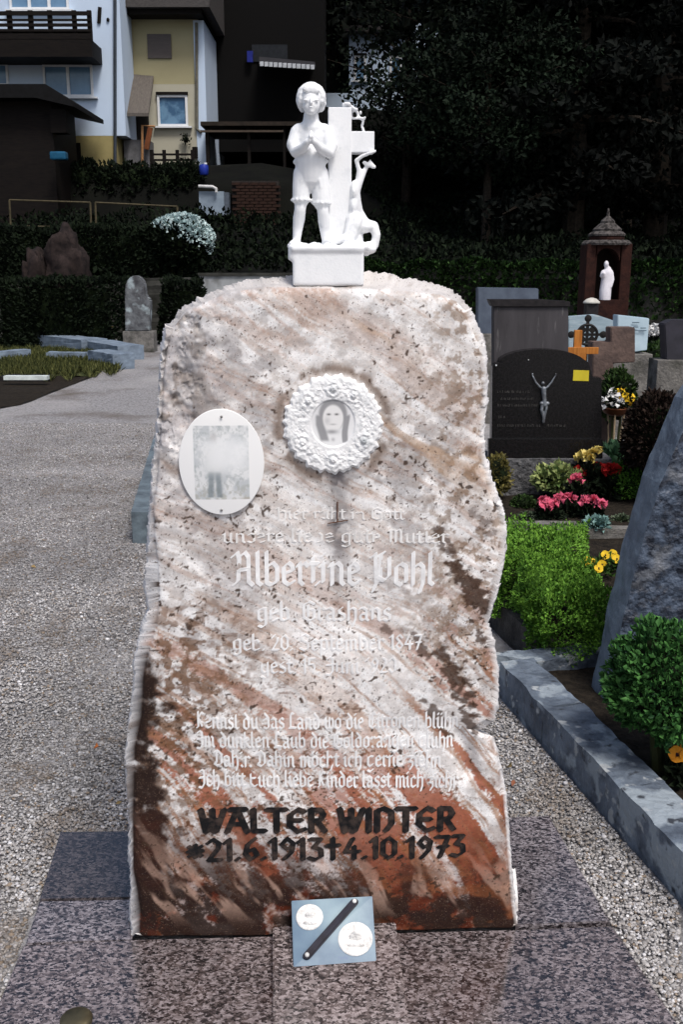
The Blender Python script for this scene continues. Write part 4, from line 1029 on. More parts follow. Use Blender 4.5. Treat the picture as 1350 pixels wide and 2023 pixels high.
# low bush and orange pansy in the slate-edged grave
c = P(1318, 1350, 2.62)
bush('dwarf_conifer', 'dark green feathery dwarf bush in front of the slate gravestone', 'bush', (c.x+.04, c.y+.05, c.z-.035), (.168, .19, .165), 6500, .022, leafmat('leaf_yew', (.075, .20, .05), (.012, .045, .014)), 3.1, .05, amp=.35, f=2.6)
c = G(1336, 1545, .05); flower_plant('orange_pansy', 'orange pansies on dark soil inside the slate kerb', 'pansy', (c.x+.02, c.y, .05), .085, .045, 5, .045, M_ora, L_dk, 160, .03)

# ---- box hedge grave behind the tall stone
hb_o = [G(952, 1222, GZ), G(1076, 1334, GZ), G(1260, 1334, GZ), G(1160, 1015, GZ)]
A0, A1, A2 = G(880, 1150, GZ), G(1076, 1336, GZ), G(1400, 1336, GZ)
kerb2 = thing('dark_kerb', 'dark mossy concrete kerb around the box hedge bed', 'kerb', (A1.x, A1.y, GZ))
def kseg(p, q, wv, z1, m, par, name='kerb_stone', seed=1):
    rough_block([p, q, q+wv, p+wv], -.06, z1, name, m, par, seed, .003)
rl = Vector((.075, 0, 0)); bk = Vector((0, .075, 0))
kseg(A0, A1, rl, .10, M_dconc, kerb2); kseg(A1+rl*1.02, A2, bk, .095, M_dconc, kerb2, seed=2)
# strip of concrete between the kerbs
cp = [G(958, 1262, GZ), G(1070, 1338, GZ), G(1150, 1338, GZ), G(1000, 1338, GZ), G(940, 1330, GZ)]
MB().quadbox([(p.x, p.y) for p in [G(900, 1200, GZ), A1+Vector((0, -.004, 0)), G(1160, 1345, GZ), G(940, 1345, GZ)]], -.05, GZ+.012).build('concrete_path', mat('path_concrete', (.22, .215, .22), (.14, .135, .135), rough=.85, scale=20, bump=.3), kind='structure')
B0, B1 = G(1000, 1086, GZ), G(1330, 1084, GZ)       # front kerb of the flower grave, about five metres off
soil_sheet([A0+rl, A1+rl+bk, A2+bk+Vector((.5, 0, 0)), Vector((2.6, B1.y, 0)), Vector((.7, B0.y, 0))], .05, 'hedge_bed')
h1, h2 = G(975, 1228, .06), G(1078, 1322, .06); h3 = G(1222, 1322, .06); h4 = G(1092, 1085, .06); h5 = G(1000, 1085, .06)
hedge_box('box_hedge', 'bright green clipped box hedge behind the tall gravestone', 'hedge', [h2+Vector((-.0, .06, 0)), h3+Vector((-.02, .06, 0)), Vector((h3.x+.02, h2.y+.72, 0)), Vector((h2.x-.02, h2.y+.62, 0))], .05, .30, 22000, .0145, L_box, 1.7, lump=.095, topbias=1.3, group='clipped box hedges')
hedge_box('box_hedge', 'bright green box hedge row running back from the clipped bush', 'hedge', [Vector((h1.x+.02, h1.y+.06, 0)), Vector((h2.x+.10, h2.y+.60, 0)), Vector((h5.x+.34, h5.y-.35, 0)), Vector((h5.x-.06, h5.y-.30, 0))], .05, .29, 16000, .0155, L_box, 5.2, lump=.05, topbias=1.5, group='clipped box hedges')
for i, (x, y, n) in enumerate([(1128, 1112, 4), (1152, 1124, 4), (1180, 1128, 3), (1208, 1112, 4)]):
    c = G(x, y+6, .07); flower_plant('yellow_pansy', 'yellow pansies with dark eyes between the box hedge and the two-piece kerb', 'pansy', (c.x, c.y, .055), .065, .06, n, .042, M_yel, L_mid, 130, .03, group='yellow pansies behind the box hedge')

# ---- flower grave with the black headstone
fk = thing('flower_grave_kerb', 'two-piece concrete kerb in front of the begonia bed', 'kerb', ((B0.x+B1.x)/2, B0.y, GZ))
m1 = G(1148, 1085, GZ)
B1 = Vector((G(1400, 1085, GZ).x, B0.y, GZ)); m1.y = B0.y
def kerb_piece(p, q, z1, par, tilt=0.0):
    rough_block([p, q, q+Vector((0, .08, 0)), p+Vector((0, .08, 0))], -.06, z1, 'kerb_stone', M_conc, par, p.x, .003)
kerb_piece(Vector((G(960, 1085, GZ).x, B0.y, 0)), Vector((m1.x-.006, B0.y, 0)), .118, fk)
kerb_piece(Vector((m1.x+.006, B0.y-.02, 0)), Vector((B1.x, B0.y-.02, 0)), .098, fk)
soil_sheet([(B0.x-.2, B0.y+.07), (B1.x+.1, B0.y+.07), (B1.x+.3, 7.2), (B0.x-.2, 7.2)], .075, 'begonia_bed')
HY = 6.25
hs = thing('black_headstone', 'black polished headstone with arched top, crucifix and cornice on a rough grey plinth', 'headstone', P(1080, 985, HY))
M_blk = mat('black_granite', (.012, .011, .012), (.006, .006, .006), rough=.22, scale=60, spec=.35)
M_gry = mat('grey_backstone', (.075, .07, .075), (.045, .042, .045), rough=.6, scale=2.5, contrast=(.3, .7), stretch=(4, 4, .6), bump=.15, extra=[((.14, .135, .135), 9, .63, .72)])
M_dkst = mat('dark_cornice', (.028, .025, .026), (.015, .014, .015), rough=.5, scale=30)
M_rgh = mat('rough_plinth', (.15, .15, .155), (.05, .05, .052), rough=.85, scale=30, bump=.9, bscale=45)
arch = [(972, 905), (974, 722), (990, 716)]+[(1072+88*math.sin(t), 716-30*math.cos(t)*1.0+4) for t in np.linspace(-1.25, 1.25, 13)]+[(1164, 716), (1172, 745), (1190, 747), (1190, 905)]
prism_px(arch, HY, .10, M_blk, 'front_stone', hs, bev=.004)
prism_px([(976, 905), (976, 606), (1124, 606), (1124, 905)], HY+.105, .10, M_gry, 'back_stone', hs, bev=.004)
prism_px([(968, 592), (1070, 592), (1128, 596), (1128, 606), (974, 606)], HY+.09, .14, M_dkst, 'cornice', hs, bev=.003)
prism_px([(966, 905), (966, 868), (1192, 868), (1192, 905)], HY-.035, .05, M_blk, 'foot_stone', hs, bev=.003)
rp = [P(985, 992, HY), P(1240, 992, HY)]
rough_block([Vector((P(960, 992, HY).x, HY-.06, 0)), Vector((P(1200, 992, HY).x, HY-.06, 0)), Vector((P(1200, 992, HY).x, HY+.22, 0)), Vector((P(960, 992, HY).x, HY+.22, 0))], .03, P(0, 905, HY-.03).z, 'plinth', M_rgh, hs, 4, .007)
# corpus of the crucifix
cz = MB()
def cq(px, py, d): return P(px, py, HY-d)
m_ = HY/FPX
limb(cz, [cq(1075, 768, .018), cq(1076, 785, .016), cq(1077, 800, .018)], [5.2*m_, 4.4*m_, 5*m_]); cz.ball(cq(1074, 757, .02), 3.6*m_, 10, 8)
for e, xs in ((-1, [1068, 1060, 1053]), (1, [1082, 1090, 1099])):
    limb(cz, [cq(xs[0], 765, .016), cq(xs[1], 756, .014), cq(xs[2], 742 if e < 0 else 741, .012)], [2.4*m_, 2.0*m_, 1.5*m_]); cz.ball(cq(xs[2], 739, .012), 2.0*m_, 8, 6)
limb(cz, [cq(1073, 798, .016), cq(1071, 810, .02), cq(1074, 822, .014), cq(1074, 834, .012)], [3.9*m_, 3.4*m_, 2.6*m_, 2.2*m_]); limb(cz, [cq(1080, 798, .016), cq(1080, 808, .02), cq(1077, 822, .014), cq(1076, 834, .012)], [3.4*m_, 3*m_, 2.2*m_, 1.6*m_])
limb(cz, [cq(1071, 797, .018), cq(1083, 797, .018)], [4*m_, 4*m_])
link('corpus', remesh_join(cz, .0028, 1), mat('silvered_bronze', (.30, .33, .36), (.10, .10, .11), rough=.5, metal=.6, scale=25), hs, True)
prism_px([(1134, 731), (1165, 732), (1164, 753), (1133, 752)], HY-.004, .003, mat('yellow_card', (.62, .52, .04), (.5, .4, .03), rough=.7), 'yellow_card', hs, bev=0)
for (q, r_) in [(P(981, 722, HY-.01), .006), (P(1045, 711, HY-.004), .004)]: MB().ball(q, r_, 8, 6).build('rosette_stud', mat('stud_white', (.7, .7, .7), rough=.4), hs, True)
# worn, unreadable rows of engraved strokes
M_engr = mat('engraved_grey', (.10, .095, .09), (.045, .042, .04), rough=.8)
for (y, x0, x1) in [(776, 984, 1050), (790, 990, 1058), (803, 984, 1062), (826, 986, 1000), (843, 984, 1068), (843, 1082, 1120)]:
    x = x0; eb = MB()
    while x < x1:
        h_ = random.uniform(3.0, 5.5); a = P(x, y-h_/2, HY-.0015); eb.box(a, (.0022, .002, h_*m_)); 
        if random.random() < .5: eb.box(P(x+1, y-h_/2+random.choice([-1.5, 1.5]), HY-.0012), (.006, .002, .0018))
        x += random.choice([2.2, 2.8, 3.4, 5])
    eb.build('engraving', M_engr, hs)

# flowers of that grave
def gpt(px, py, z=.08): g = G(px, py, z); return g
for i, (x, y, n) in enumerate([(1082, 1010, 3), (1118, 1004, 2), (1168, 1008, 3)]):
    c = gpt(x, y+14); flower_plant('pink_begonia', ['pink begonia growing under the variegated plant', 'pink begonia between its two pink neighbours in the row', 'pink begonia of the row behind the teal succulent'][i], 'begonia', (c.x, c.y, .075), .09, .06, n, .055, M_pink, L_dk, 150, .04, group='pink begonias', ruffled=True)
c = gpt(1136, 1000); flower_plant('pink_begonia', 'single taller pink begonia head above the row of pink begonias', 'begonia', (c.x, c.y+.04, .075), .15, .04, 1, .062, M_pink, L_dk, 120, .05, ruffled=True)
for i, (x, y, n) in enumerate([(1102, 965, 2), (1140, 968, 1), (1185, 960, 2), (1210, 968, 2)]):
    c = gpt(x, y+20); flower_plant('red_begonia', 'dark red begonia at the foot of the rough plinth', 'begonia', (c.x, c.y+.05, .075), .17, .05, n, .07, M_red, L_dk, 160, .055, group='red begonias', ruffled=True)
c = gpt(1100, 985); bush('variegated_plant', 'yellow-green variegated plant above the pink begonias', 'plant', (c.x, c.y, .20), (.125, .07, .07), 420, .05, L_var, 4.4, .075, amp=.3)
for (x, y) in [(1160, 965)]:
    c = gpt(x, y+22); flower_plant('cream_rose', 'pale yellow blossoms standing against the rough plinth', 'flower', (c.x+.02, c.y+.08, .075), .27, .06, 4, .065, M_cream, L_dk, 160, .05, ruffled=True)
c = gpt(1245, 985); bush('box_ball', 'small round box bush beside the begonias', 'bush', (c.x, c.y+.02, .19), (.115, .12, .12), 2600, .02, leafmat('leaf_boxball', (.10, .22, .03), (.02, .06, .01)), 6.4, .075, amp=.12)
c = gpt(982, 985); bush('heather', 'dry olive-yellow heather beside the edge of the tall stone', 'plant', (c.x, c.y, .22), (.075, .1, .14), 700, .025, leafmat('leaf_heather', (.20, .17, .05), (.06, .055, .02)), 7.7, .075, amp=.3)
c = gpt(1035, 1000); bush('dark_cushion', 'dark green cushion plant on the soil beside the pink begonias', 'plant', (c.x, c.y, .10), (.07, .07, .04), 500, .018, L_ivy, 8.8, .075)
c = gpt(1172, 1034, .10); bush('teal_succulent', 'teal succulent cushion hanging over the two-piece kerb', 'succulent', (c.x, B0.y+.03, .115), (.062, .05, .03), 240, .028, L_teal, 9.9, .095)
for (x, y) in [(1045, 1030), (1070, 1032), (1100, 1031), (1230, 1036)]:
    c = gpt(x, y-6); bush('sedum_cushion', 'low grey-green cushion along the inside of the two-piece kerb', 'plant', (c.x, c.y+.02, .088), (.05, .03, .018), 140, .018, leafmat('leaf_sedum', (.12, .15, .10), (.03, .05, .025)), x*.1, .075, group='sedum cushions along the kerb')

# ---------------------------------------------------------------- more graves behind, right
M_sand = mat('brown_sandstone', (.15, .105, .09), (.09, .065, .058), rough=.85, scale=14, bump=.3)
o = prism_px([(1172, 800), (1172, 676), (1208, 676), (1208, 647), (1256, 647), (1256, 716), (1213, 718), (1213, 800)], 7.6, .16, M_sand, 'sandstone_cross', bev=.006)
tag(o, 'broad brown sandstone cross behind the black headstone', 'grave cross')
o.data.transform(Matrix.Identity(4))
# its lower shaft reaches the ground
p = P(1193, 800, 7.68); MB().box((p.x, 7.68, (p.z+GZ)/2-.01), (.15, .15, p.z-GZ+.02), bev=.005).build('shaft', M_sand, o)
M_wcr = mat('orange_wood', (.50, .20, .045), (.30, .105, .022), rough=.5, scale=6, stretch=(12, 12, 1.2))
wc = thing('wooden_cross', 'small orange varnished wooden cross beside the black headstone', 'grave cross', (P(1144, 905, 6.75).x, 6.75, GZ))
p0, p1 = P(1142, 652, 6.75), P(1141, 720, 6.75); zc = P(0, 692, 6.75)
MB().box(((p0.x+p1.x)/2, 6.75, (p0.z+GZ)/2-.01), (.052, .03, p0.z-GZ+.02), bev=.003).build('upright', M_wcr, wc)
xa, xb = P(1108, 694, 6.72).x, P(1183, 694, 6.72).x
MB().box(((xa+xb)/2, 6.722, zc.z), (xb-xa, .026, .045), bev=.003).build('crossbar', M_wcr, wc)
MB().box((p0.x, 6.722, P(0, 705, 6.72).z), (.12, .025, .05), ry=.0, bev=.003).build('name_board', M_wcr, wc)
# wrought iron cross with ring
M_iron = mat('wrought_iron', (.012, .012, .012), (.02, .018, .016), rough=.6)
ic = thing('iron_cross', 'black wrought iron cross with ring before a pale blue gravestone', 'grave cross', (P(1160, 760, 8.4).x, 8.4, GZ))
IY = 8.4; c = P(1161, 661, IY); mi = IY/FPX
MB().box((c.x, IY, (P(0, 622, IY).z+GZ)/2), (.022, .022, P(0, 622, IY).z-GZ)).build('upright', M_iron, ic)
MB().box((c.x, IY-.002, c.z), (72*mi, .02, .022)).build('crossbar', M_iron, ic)
rb = MB(); rb.tube([c+Vector((19*mi*math.cos(t), -.004, 19*mi*math.sin(t))) for t in np.linspace(0, 2*math.pi, 33)], .013, 6); rb.build('ring', M_iron, ic)
for k in range(4):
    a = k*math.pi/2; e = c+Vector((math.cos(a)*31*mi, -.004, math.sin(a)*31*mi)); MB().ball(e, (.03, .012, .03), 8, 6).build('bud', M_iron, ic)
    a += math.pi/4; q = c+Vector((math.cos(a)*13*mi, -.006, math.sin(a)*13*mi)); MB().box(q, (.05, .012, .05), ry=math.pi/4).build('scroll', M_iron, ic)
M_pale = mat('pale_blue_granite', (.36, .45, .50), (.22, .29, .33), rough=.5, scale=7, contrast=(.3, .7), stretch=(.6, 1, 3), extra=[((.42, .47, .48), 18, .58, .7)])
def headstone(name, label, outl, Y, depth, m, bev=.006, rz=0.0, group=None):
    """upright slab standing on the ground: the lowest outline points reach down to the gravel"""
    pz = P(0, 0, Y)
    t = thing(name, label, 'headstone', (P(sum(a for a, b in outl)/len(outl), 700, Y).x, Y, GZ), group)
    prism_px(outl, Y, depth, m, 'tablet', t, rz=rz, bev=bev)
    xs = [P(a, b, Y) for a, b in outl]; lo = min(q.z for q in xs); x0 = min(q.x for q in xs); x1 = max(q.x for q in xs)
    if lo > GZ+.02: MB().box(((x0+x1)/2, Y+depth/2, (lo+GZ)/2-.02), (x1-x0+.08, depth+.08, lo-GZ+.05), bev=.008).build('base', M_conc, t)
    return t
hp = headstone('pale_headstone', 'wide pale blue granite headstone behind the iron cross', [(1124, 760), (1124, 626), (1180, 622), (1216, 634), (1216, 760)], 9.4, .14, M_pale)
hq = headstone('pale_headstone', 'pale blue headstone with bright top and dark lettering rows beside the wide pale one', [(1221, 700), (1221, 622), (1285, 629), (1280, 692)], 9.0, .14, mat('pale_blue_bright', (.48, .60, .66), (.36, .47, .54), rough=.5, scale=7, contrast=(.3, .7)), rz=.05)
for (y, x0, x1) in [(637, 1250, 1264), (646, 1252, 1262), (648, 1266, 1277), (653, 1252, 1278)]:
    a, b = P(x0, y, 8.99), P(x1, y, 8.99); MB().box(((a.x+b.x)/2, 8.985, a.z), (b.x-a.x, .004, .008)).build('engraving', mat('engr_blue', (.12, .17, .22), rough=.7), hq)
headstone('blue_headstone', 'plain dull blue slab headstone behind the cornice of the black one', [(945, 660), (945, 568), (1065, 570), (1065, 660)], 9.8, .16, mat('dull_blue', (.11, .135, .175), (.07, .085, .115), rough=.55, scale=6))
headstone('dark_headstone', 'dark violet-grey headstone beyond the slanting slate stone', [(1318, 712), (1314, 640), (1330, 632), (1420, 632), (1420, 712)], 7.2, .14, mat('violet_grey', (.045, .043, .055), (.03, .03, .036), rough=.5, scale=10))
headstone('low_dark_block', 'low dark stone block standing right of the black headstone', [(1190, 906), (1190, 748), (1193, 746), (1214, 905)], 6.6, .12, M_dkst) if False else None
# brown cushion grave and its planting between
o = bush('dark_shrub', 'dark brown clipped shrub between flower bowl and slate stone', 'bush', tuple(P(1300, 850, 5.95)-Vector((0, 0, .04))), (.19, .2, .26), 3600, .035, leafmat('leaf_copper', (.030, .018, .014), (.010, .008, .006), .7), 12.1, .05, amp=.15)
M_fbowl = mat('copper_bowl', (.16, .06, .03), (.08, .03, .018), rough=.5, metal=.5)
c = P(1218, 812, 6.9); fbw = thing('flower_bowl', 'copper bowl of white and yellow pansies on thin legs', 'flower bowl', (c.x, c.y, GZ))
MB().lathe((c.x, c.y, c.z-.03), [(.05, 0), (.085, .02), (.10, .05), (.105, .055), (.09, .055)], 24).build('bowl', M_fbowl, fbw, True)
for a in (-1.9, -.9, .4, 2.2): MB().tube([(c.x+.07*math.cos(a), c.y+.07*math.sin(a), c.z-.01), (c.x+.05*math.cos(a), c.y+.05*math.sin(a), c.z-.2), (c.x+.06*math.cos(a), c.y+.06*math.sin(a), GZ-.005)], .006, 6).build('leg', mat('pale_leg', (.40, .30, .19), rough=.6), fbw)
for i in range(16):
    a = i*2.4; rr = .10*math.sqrt((i+.5)/16); q = Vector((c.x+rr*math.cos(a)*1.15, c.y+rr*math.sin(a), c.z+.05+.08*(1-rr/.11)+.02*random.random()))
    link('flower', leaf_mesh('flower', np.array(q)+RNG.normal(size=(8, 3))*.012, .035, None, 1.0, bend=.4), M_wht if q.x < c.x+.01 else M_yel, fbw)
link('foliage', leaf_mesh('foliage', np.array(c)+np.array([0, 0, .06])+RNG.normal(size=(260, 3))*np.array([.05, .05, .035]), .035), L_dk, fbw)
c = P(1222, 868, 6.7); bush('green_tuft', 'blue-green grassy tuft growing under the flower bowl', 'plant', (c.x, c.y, .12), (.11, .1, .15), 420, .09, leafmat('leaf_tuft', (.11, .22, .12), (.025, .06, .035)), 13.5, GZ, amp=.3, bend=.1)
# further beds on that side: bright path sheet, shrubs and flowers
q0 = [G(1235, 790, GZ), G(1420, 800, GZ), G(1420, 742, GZ), G(1240, 745, GZ)]
MB().quadbox([(p.x, p.y) for p in q0], -.06, GZ+.02).build('side_path', mat('pale_path', (.36, .42, .46), (.26, .31, .35), rough=.85, scale=4), kind='structure')
bush('low_shrub', 'yellow-green low shrub bordering the pale side path', 'bush', tuple(G(1262, 757, .12)), (.30, .3, .2), 1500, .05, leafmat('leaf_lime', (.15, .22, .03), (.03, .06, .012)), 14.2, GZ, amp=.3)
bush('low_shrub', 'long dark green shrub row behind the pale side path', 'bush', tuple(G(1330, 728, .2)), (.75, .35, .34), 2600, .06, L_ivy, 15.2, GZ, amp=.35)
bush('low_shrub', 'dark shrub at the foot of the brown sandstone cross', 'bush', tuple(P(1222, 785, 7.4)), (.12, .12, .2), 1200, .035, L_ivy, 16.2, GZ, amp=.35)
c = G(1290, 705, GZ); flower_plant('white_flowers', 'white flowers beside the bright pale blue headstone', 'flower', (c.x, c.y, GZ), .42, .16, 8, .13, M_wht, L_dk, 260, .09, ruffled=True)
c = G(1262, 712, GZ); flower_plant('pale_pink_flowers', 'pale pink flowers at the foot of the bright pale blue headstone', 'flower', (c.x, c.y, GZ), .24, .12, 3, .09, leafmat('petal_pale', (.6, .42, .4), (.4, .25, .25)), L_dk, 160, .07, ruffled=True)
lt = P(1170, 594, 12.0); gl2 = thing('grave_lantern', 'grave lantern with small white dome above the pale blue headstones', 'lantern', (lt.x, 12.0, GZ))
MB().lathe((lt.x, 12, lt.z-.03), [(.10, 0), (.095, .02), (.06, .05), (.015, .065)], 20).build('dome', mat('lantern_white', (.6, .58, .52), rough=.5), gl2, True)
MB().box((lt.x, 12, (lt.z-.03+GZ)/2), (.14, .14, lt.z-.03-GZ)).build('lantern_post', M_dkst, gl2)

# ---------------------------------------------------------------- shrine with a white figure
SHY = 17.5; ms = SHY/FPX
def s3(px, py, d=0.0): return P(px, py, SHY-d)
sh = thing('brick_shrine', 'brick niche shrine with tiered conical roof below the dark wood', 'shrine', (s3(1200, 600).x, SHY, GZ))
M_brk = mat('shrine_brick', (.038, .015, .011), (.018, .008, .007), rough=.9, scale=9, bump=.4)
M_tile = mat('shrine_tile', (.10, .09, .085), (.02, .018, .017), rough=.9, scale=16, bump=.6, contrast=(.4, .6))
scx = s3(1200, 560).x; zt = s3(0, 482).z
for (x, wd) in ((1166, 20), (1234, 20)):
    xx = s3(x, 560).x; MB().box((xx, SHY+.2, (zt+GZ)/2), (wd*ms, .5, zt-GZ), bev=.01).build('pillar', M_brk, sh)
# arch above the niche
ab = MB(); yi = [(1200+24*math.cos(t), 516-26*math.sin(t)) for t in np.linspace(math.pi, 0, 13)]
outer = [(1176, 482), (1224, 482)]
pts = [s3(x, y) for x, y in yi]
top = [Vector((p.x, SHY-.05, zt)) for p in pts]
for i in range(len(pts)-1):
    a, b = pts[i].copy(), pts[i+1].copy(); a.y = b.y = SHY-.05; c_, d_ = top[i+1], top[i]
    dv = Vector((0, .5, 0)); ab.add([a, b, c_, d_, a+dv, b+dv, c_+dv, d_+dv], [(0, 1, 2, 3), (7, 6, 5, 4), (0, 4, 5, 1), (2, 6, 7, 3)])
ab.build('arch', M_brk, sh)
MB().box((scx, SHY+.42, (zt+GZ)/2), (70*ms, .06, zt-GZ)).build('back_wall', mat('niche_dark', (.02, .014, .012), rough=.9), sh)
MB().box((scx, SHY+.1, (s3(0, 592).z+GZ)/2), (50*ms, .6, s3(0, 592).z-GZ)).build('niche_base', M_brk, sh)
for (z0, z1, r0, r1) in [(484, 474, 48, 44), (474, 466, 34, 33), (466, 456, 36, 30), (456, 440, 28, 16), (440, 425, 14, 4), (425, 410, 3, 1.5)]:
    MB().lathe((scx, SHY+.2, 0), [(r0*ms*.98, s3(0, z0).z), (r0*ms, s3(0, z0).z+.03), (r1*ms, s3(0, z1).z-.01), (r1*ms*.9, s3(0, z1).z)], 14).build('roof_tier', M_tile if (z0, z1) != (474, 466) else M_brk, sh)
fgb = MB()
for (y, r) in [(594, 12), (580, 12.5), (560, 11), (545, 10), (535, 9.5), (527, 6)]: pass
limb(fgb, [s3(1196, 592, .1), s3(1197, 575, .1), s3(1199, 556, .1), s3(1201, 540, .1), s3(1202, 533, .1)], [11*ms, 11.5*ms, 10.5*ms, 10.5*ms, 7*ms], 12)
fgb.ball(s3(1199, 522, .12), (5*ms, 5.5*ms, 7*ms), 10, 8); limb(fgb, [s3(1208, 538, .1), s3(1211, 552, .12), s3(1208, 566, .16)], [5*ms, 4*ms, 3*ms]); limb(fgb, [s3(1193, 538, .12), s3(1190, 545, .2), s3(1194, 540, .26)], [5*ms, 4*ms, 3*ms])
saint = link('saint_figure', remesh_join(fgb, .018, 1), mat('white_plaster', (.74, .72, .76), (.6, .58, .62), rough=.6), None, True, label='small white robed figure standing in the brick shrine niche', cat='statue')

# ---------------------------------------------------------------- cemetery wall, hedges, terrace
M_wall = mat('wall_render', (.36, .375, .385), (.24, .25, .255), rough=.9, scale=3, contrast=(.3, .7), bump=.2, extra=[((.10, .10, .095), 2.2, .56, .72)])
M_mossw = mat('mossy_wall', (.055, .055, .05), (.02, .02, .017), rough=.95, scale=2.5, bump=.6)
WY = 21.0; zw = P(0, 545, WY).z
xw0, xw1, xw2 = P(375, 0, WY).x, P(520, 0, WY).x, P(800, 0, WY).x
cw = thing('cemetery_wall', 'pale rendered cemetery wall seen above the shoulder of the tall stone', 'wall', (0, WY, GZ))
MB().box(((xw0+xw1)/2+.6, WY+.15, (zw+GZ)/2), (xw1-xw0+1.2, .3, zw-GZ)).build('wall_face', M_wall, cw)
MB().box(((xw0+xw1)/2+.6, WY+.15, zw+.03), (xw1-xw0+1.25, .38, .055)).build('coping', M_mossw, cw)
mw = thing('mossy_wall', 'dark mossy retaining wall below the long dark hedge', 'wall', (-7, WY+.1, GZ))
rough_block([(-26, WY+.02), (xw0-.02, WY+.02), (xw0-.02, WY+.4), (-26, WY+.4)], GZ-.1, zw-.05, 'wall_face', M_mossw, mw, 3, .03, 4)
rw = thing('ivy_wall', 'retaining wall overgrown with ivy right of the tall stone', 'wall', (8, WY, GZ))
MB().box((xw1+1.2+13, WY+.2, (zw+GZ)/2), (26, .38, zw-GZ-.1)).build('wall_face', M_mossw, rw)
n = 9000; x = RNG.uniform(xw1+1.2, 13, n); zz = GZ+(zw+.25-GZ)*(1-RNG.uniform(0, 1, n)**2.2); zz += .14*np.array([mnoise.noise(Vector((q*1.3, 0, 0))) for q in x])
pp = np.c_[x, WY-.02-.25*RNG.uniform(0, 1, n)*np.clip((zz-.6), .1, 1), zz]
link('ivy', leaf_mesh('ivy', pp, .12, np.tile(np.array([0, -1., .5]), (n, 1)), .8), leafmat('leaf_ivywall', (.035, .075, .020), (.004, .009, .004)), rw)
# long dark hedge on the terrace, flowering shrub at its end
a, b = P(-140, 0, 22.0).x, P(385, 0, 22.0).x
hedge_box('long_hedge', 'long dark clipped hedge on the terrace wall', 'hedge', [(a, 21.9), (b, 21.9), (b, 23.2), (a, 23.2)], 1.0, P(0, 452, 22).z, 15000, .10, L_dk, 2.2, lump=.14)
c = P(345, 478, 21.6); o = bush('flowering_shrub', 'rounded shrub frosted with white blossom at the end of the dark hedge', 'bush', (c.x, 22.2, c.z), (.66, .62, .52), 3200, .10, L_dk, 22.2, 1.0, amp=.15)
d_ = RNG.normal(size=(6000, 3)); d_ /= np.linalg.norm(d_, axis=1)[:, None]; d_ = d_[(d_[:, 2]*.8+d_[:, 0]*.45+RNG.normal(0, .16, len(d_))+.22*np.array([mnoise.noise(Vector(q)*4) for q in d_]) > .40)]
link('blossom', leaf_mesh('blossom', d_*np.array([.69, .66, .55])*lumpy(d_, 22.2, .15, 2)[:, None]+np.array([c.x, 22.2, c.z]), .075, d_, .9), leafmat('petal_frost', (.62, .74, .74), (.30, .42, .42)), o)
for (x, y, rx, rz_) in [(60, 470, 1.0, .5), (210, 520, .6, .3)]: pass
# metal fence frames above the hedge
fn = thing('metal_fence', 'thin ochre metal fence frames above the dark hedge', 'fence', (P(180, 450, 24).x, 24, hz(P(180, 450, 24).x, 24)))
M_rail = mat('fence_metal', (.085, .07, .04), (.05, .042, .025), rough=.7)
for (xa, xb, ya, yb) in [(18, 178, 395, 400), (188, 350, 400, 408)]:
    tl, tr, bl, br = P(xa, ya, 24), P(xb, yb, 24), P(xa, 446, 24), P(xb, 450, 24)
    for s_, e_ in ((tl, tr), (bl, br)): MB().tube([s_, e_], .022, 6).build('rail', M_rail, fn)
    for s_, e_ in ((tl, bl), (tr, br)): MB().tube([s_, Vector((e_.x, e_.y, hz(e_.x, 24)-.1))], .024, 6).build('post', M_rail, fn)
# rough reddish boulders under the hedge
M_bou = mat('mauve_boulder', (.036, .026, .024), (.009, .007, .007), rough=.95, scale=4.5, bump=1.0, bscale=9)
for i, (x0, x1, yt, yb, lab) in enumerate([(92, 168, 468, 556, 'large mauve-brown boulder against the dark hedge'), (48, 96, 498, 556, 'smaller pointed brown boulder beside the large mauve one')]):
    Yb = 19.6; ca, cb_ = P((x0+x1)/2, (yt+yb)/2, Yb), (x1-x0)/2*Yb/FPX
    hgt = P(0, yt, Yb).z-GZ
    mb = MB().ball((0, 0, 0), 1, 40, 26); v = np.array(mb.v); k = lumpy(v, i*5+1, .45, 1.7)*lumpy(v, i*5+3, .22, 4.5); v = v*k[:, None]; v = np.sign(v)*np.abs(v)**.65
    mb.v = [tuple(q) for q in v*np.array([cb_, .4, hgt/2])+np.array([ca.x, Yb, GZ+hgt/2])]; mb.build('boulder', M_bou, None, True, label=lab, cat='boulder')
hedge_box('low_hedge', 'low black-green hedge in front of the mossy wall', 'hedge', [(P(-120, 0, 18.6).x, 18.6), (P(235, 0, 18.6).x, 18.6), (P(235, 0, 18.6).x, 19.3), (P(-120, 0, 18.6).x, 19.3)], GZ, P(0, 556, 18.6).z, 8000, .09, L_dk, 4.2, lump=.10)
hedge_box('low_hedge', 'dark bushy planting between rounded gravestone and pale wall', 'hedge', [(P(292, 0, 19.4).x, 19.4), (P(372, 0, 19.4).x, 19.4), (P(372, 0, 19.4).x, 20.3), (P(292, 0, 19.4).x, 20.3)], GZ, P(0, 556, 19.4).z, 3000, .09, L_dk, 6.2, lump=.14)
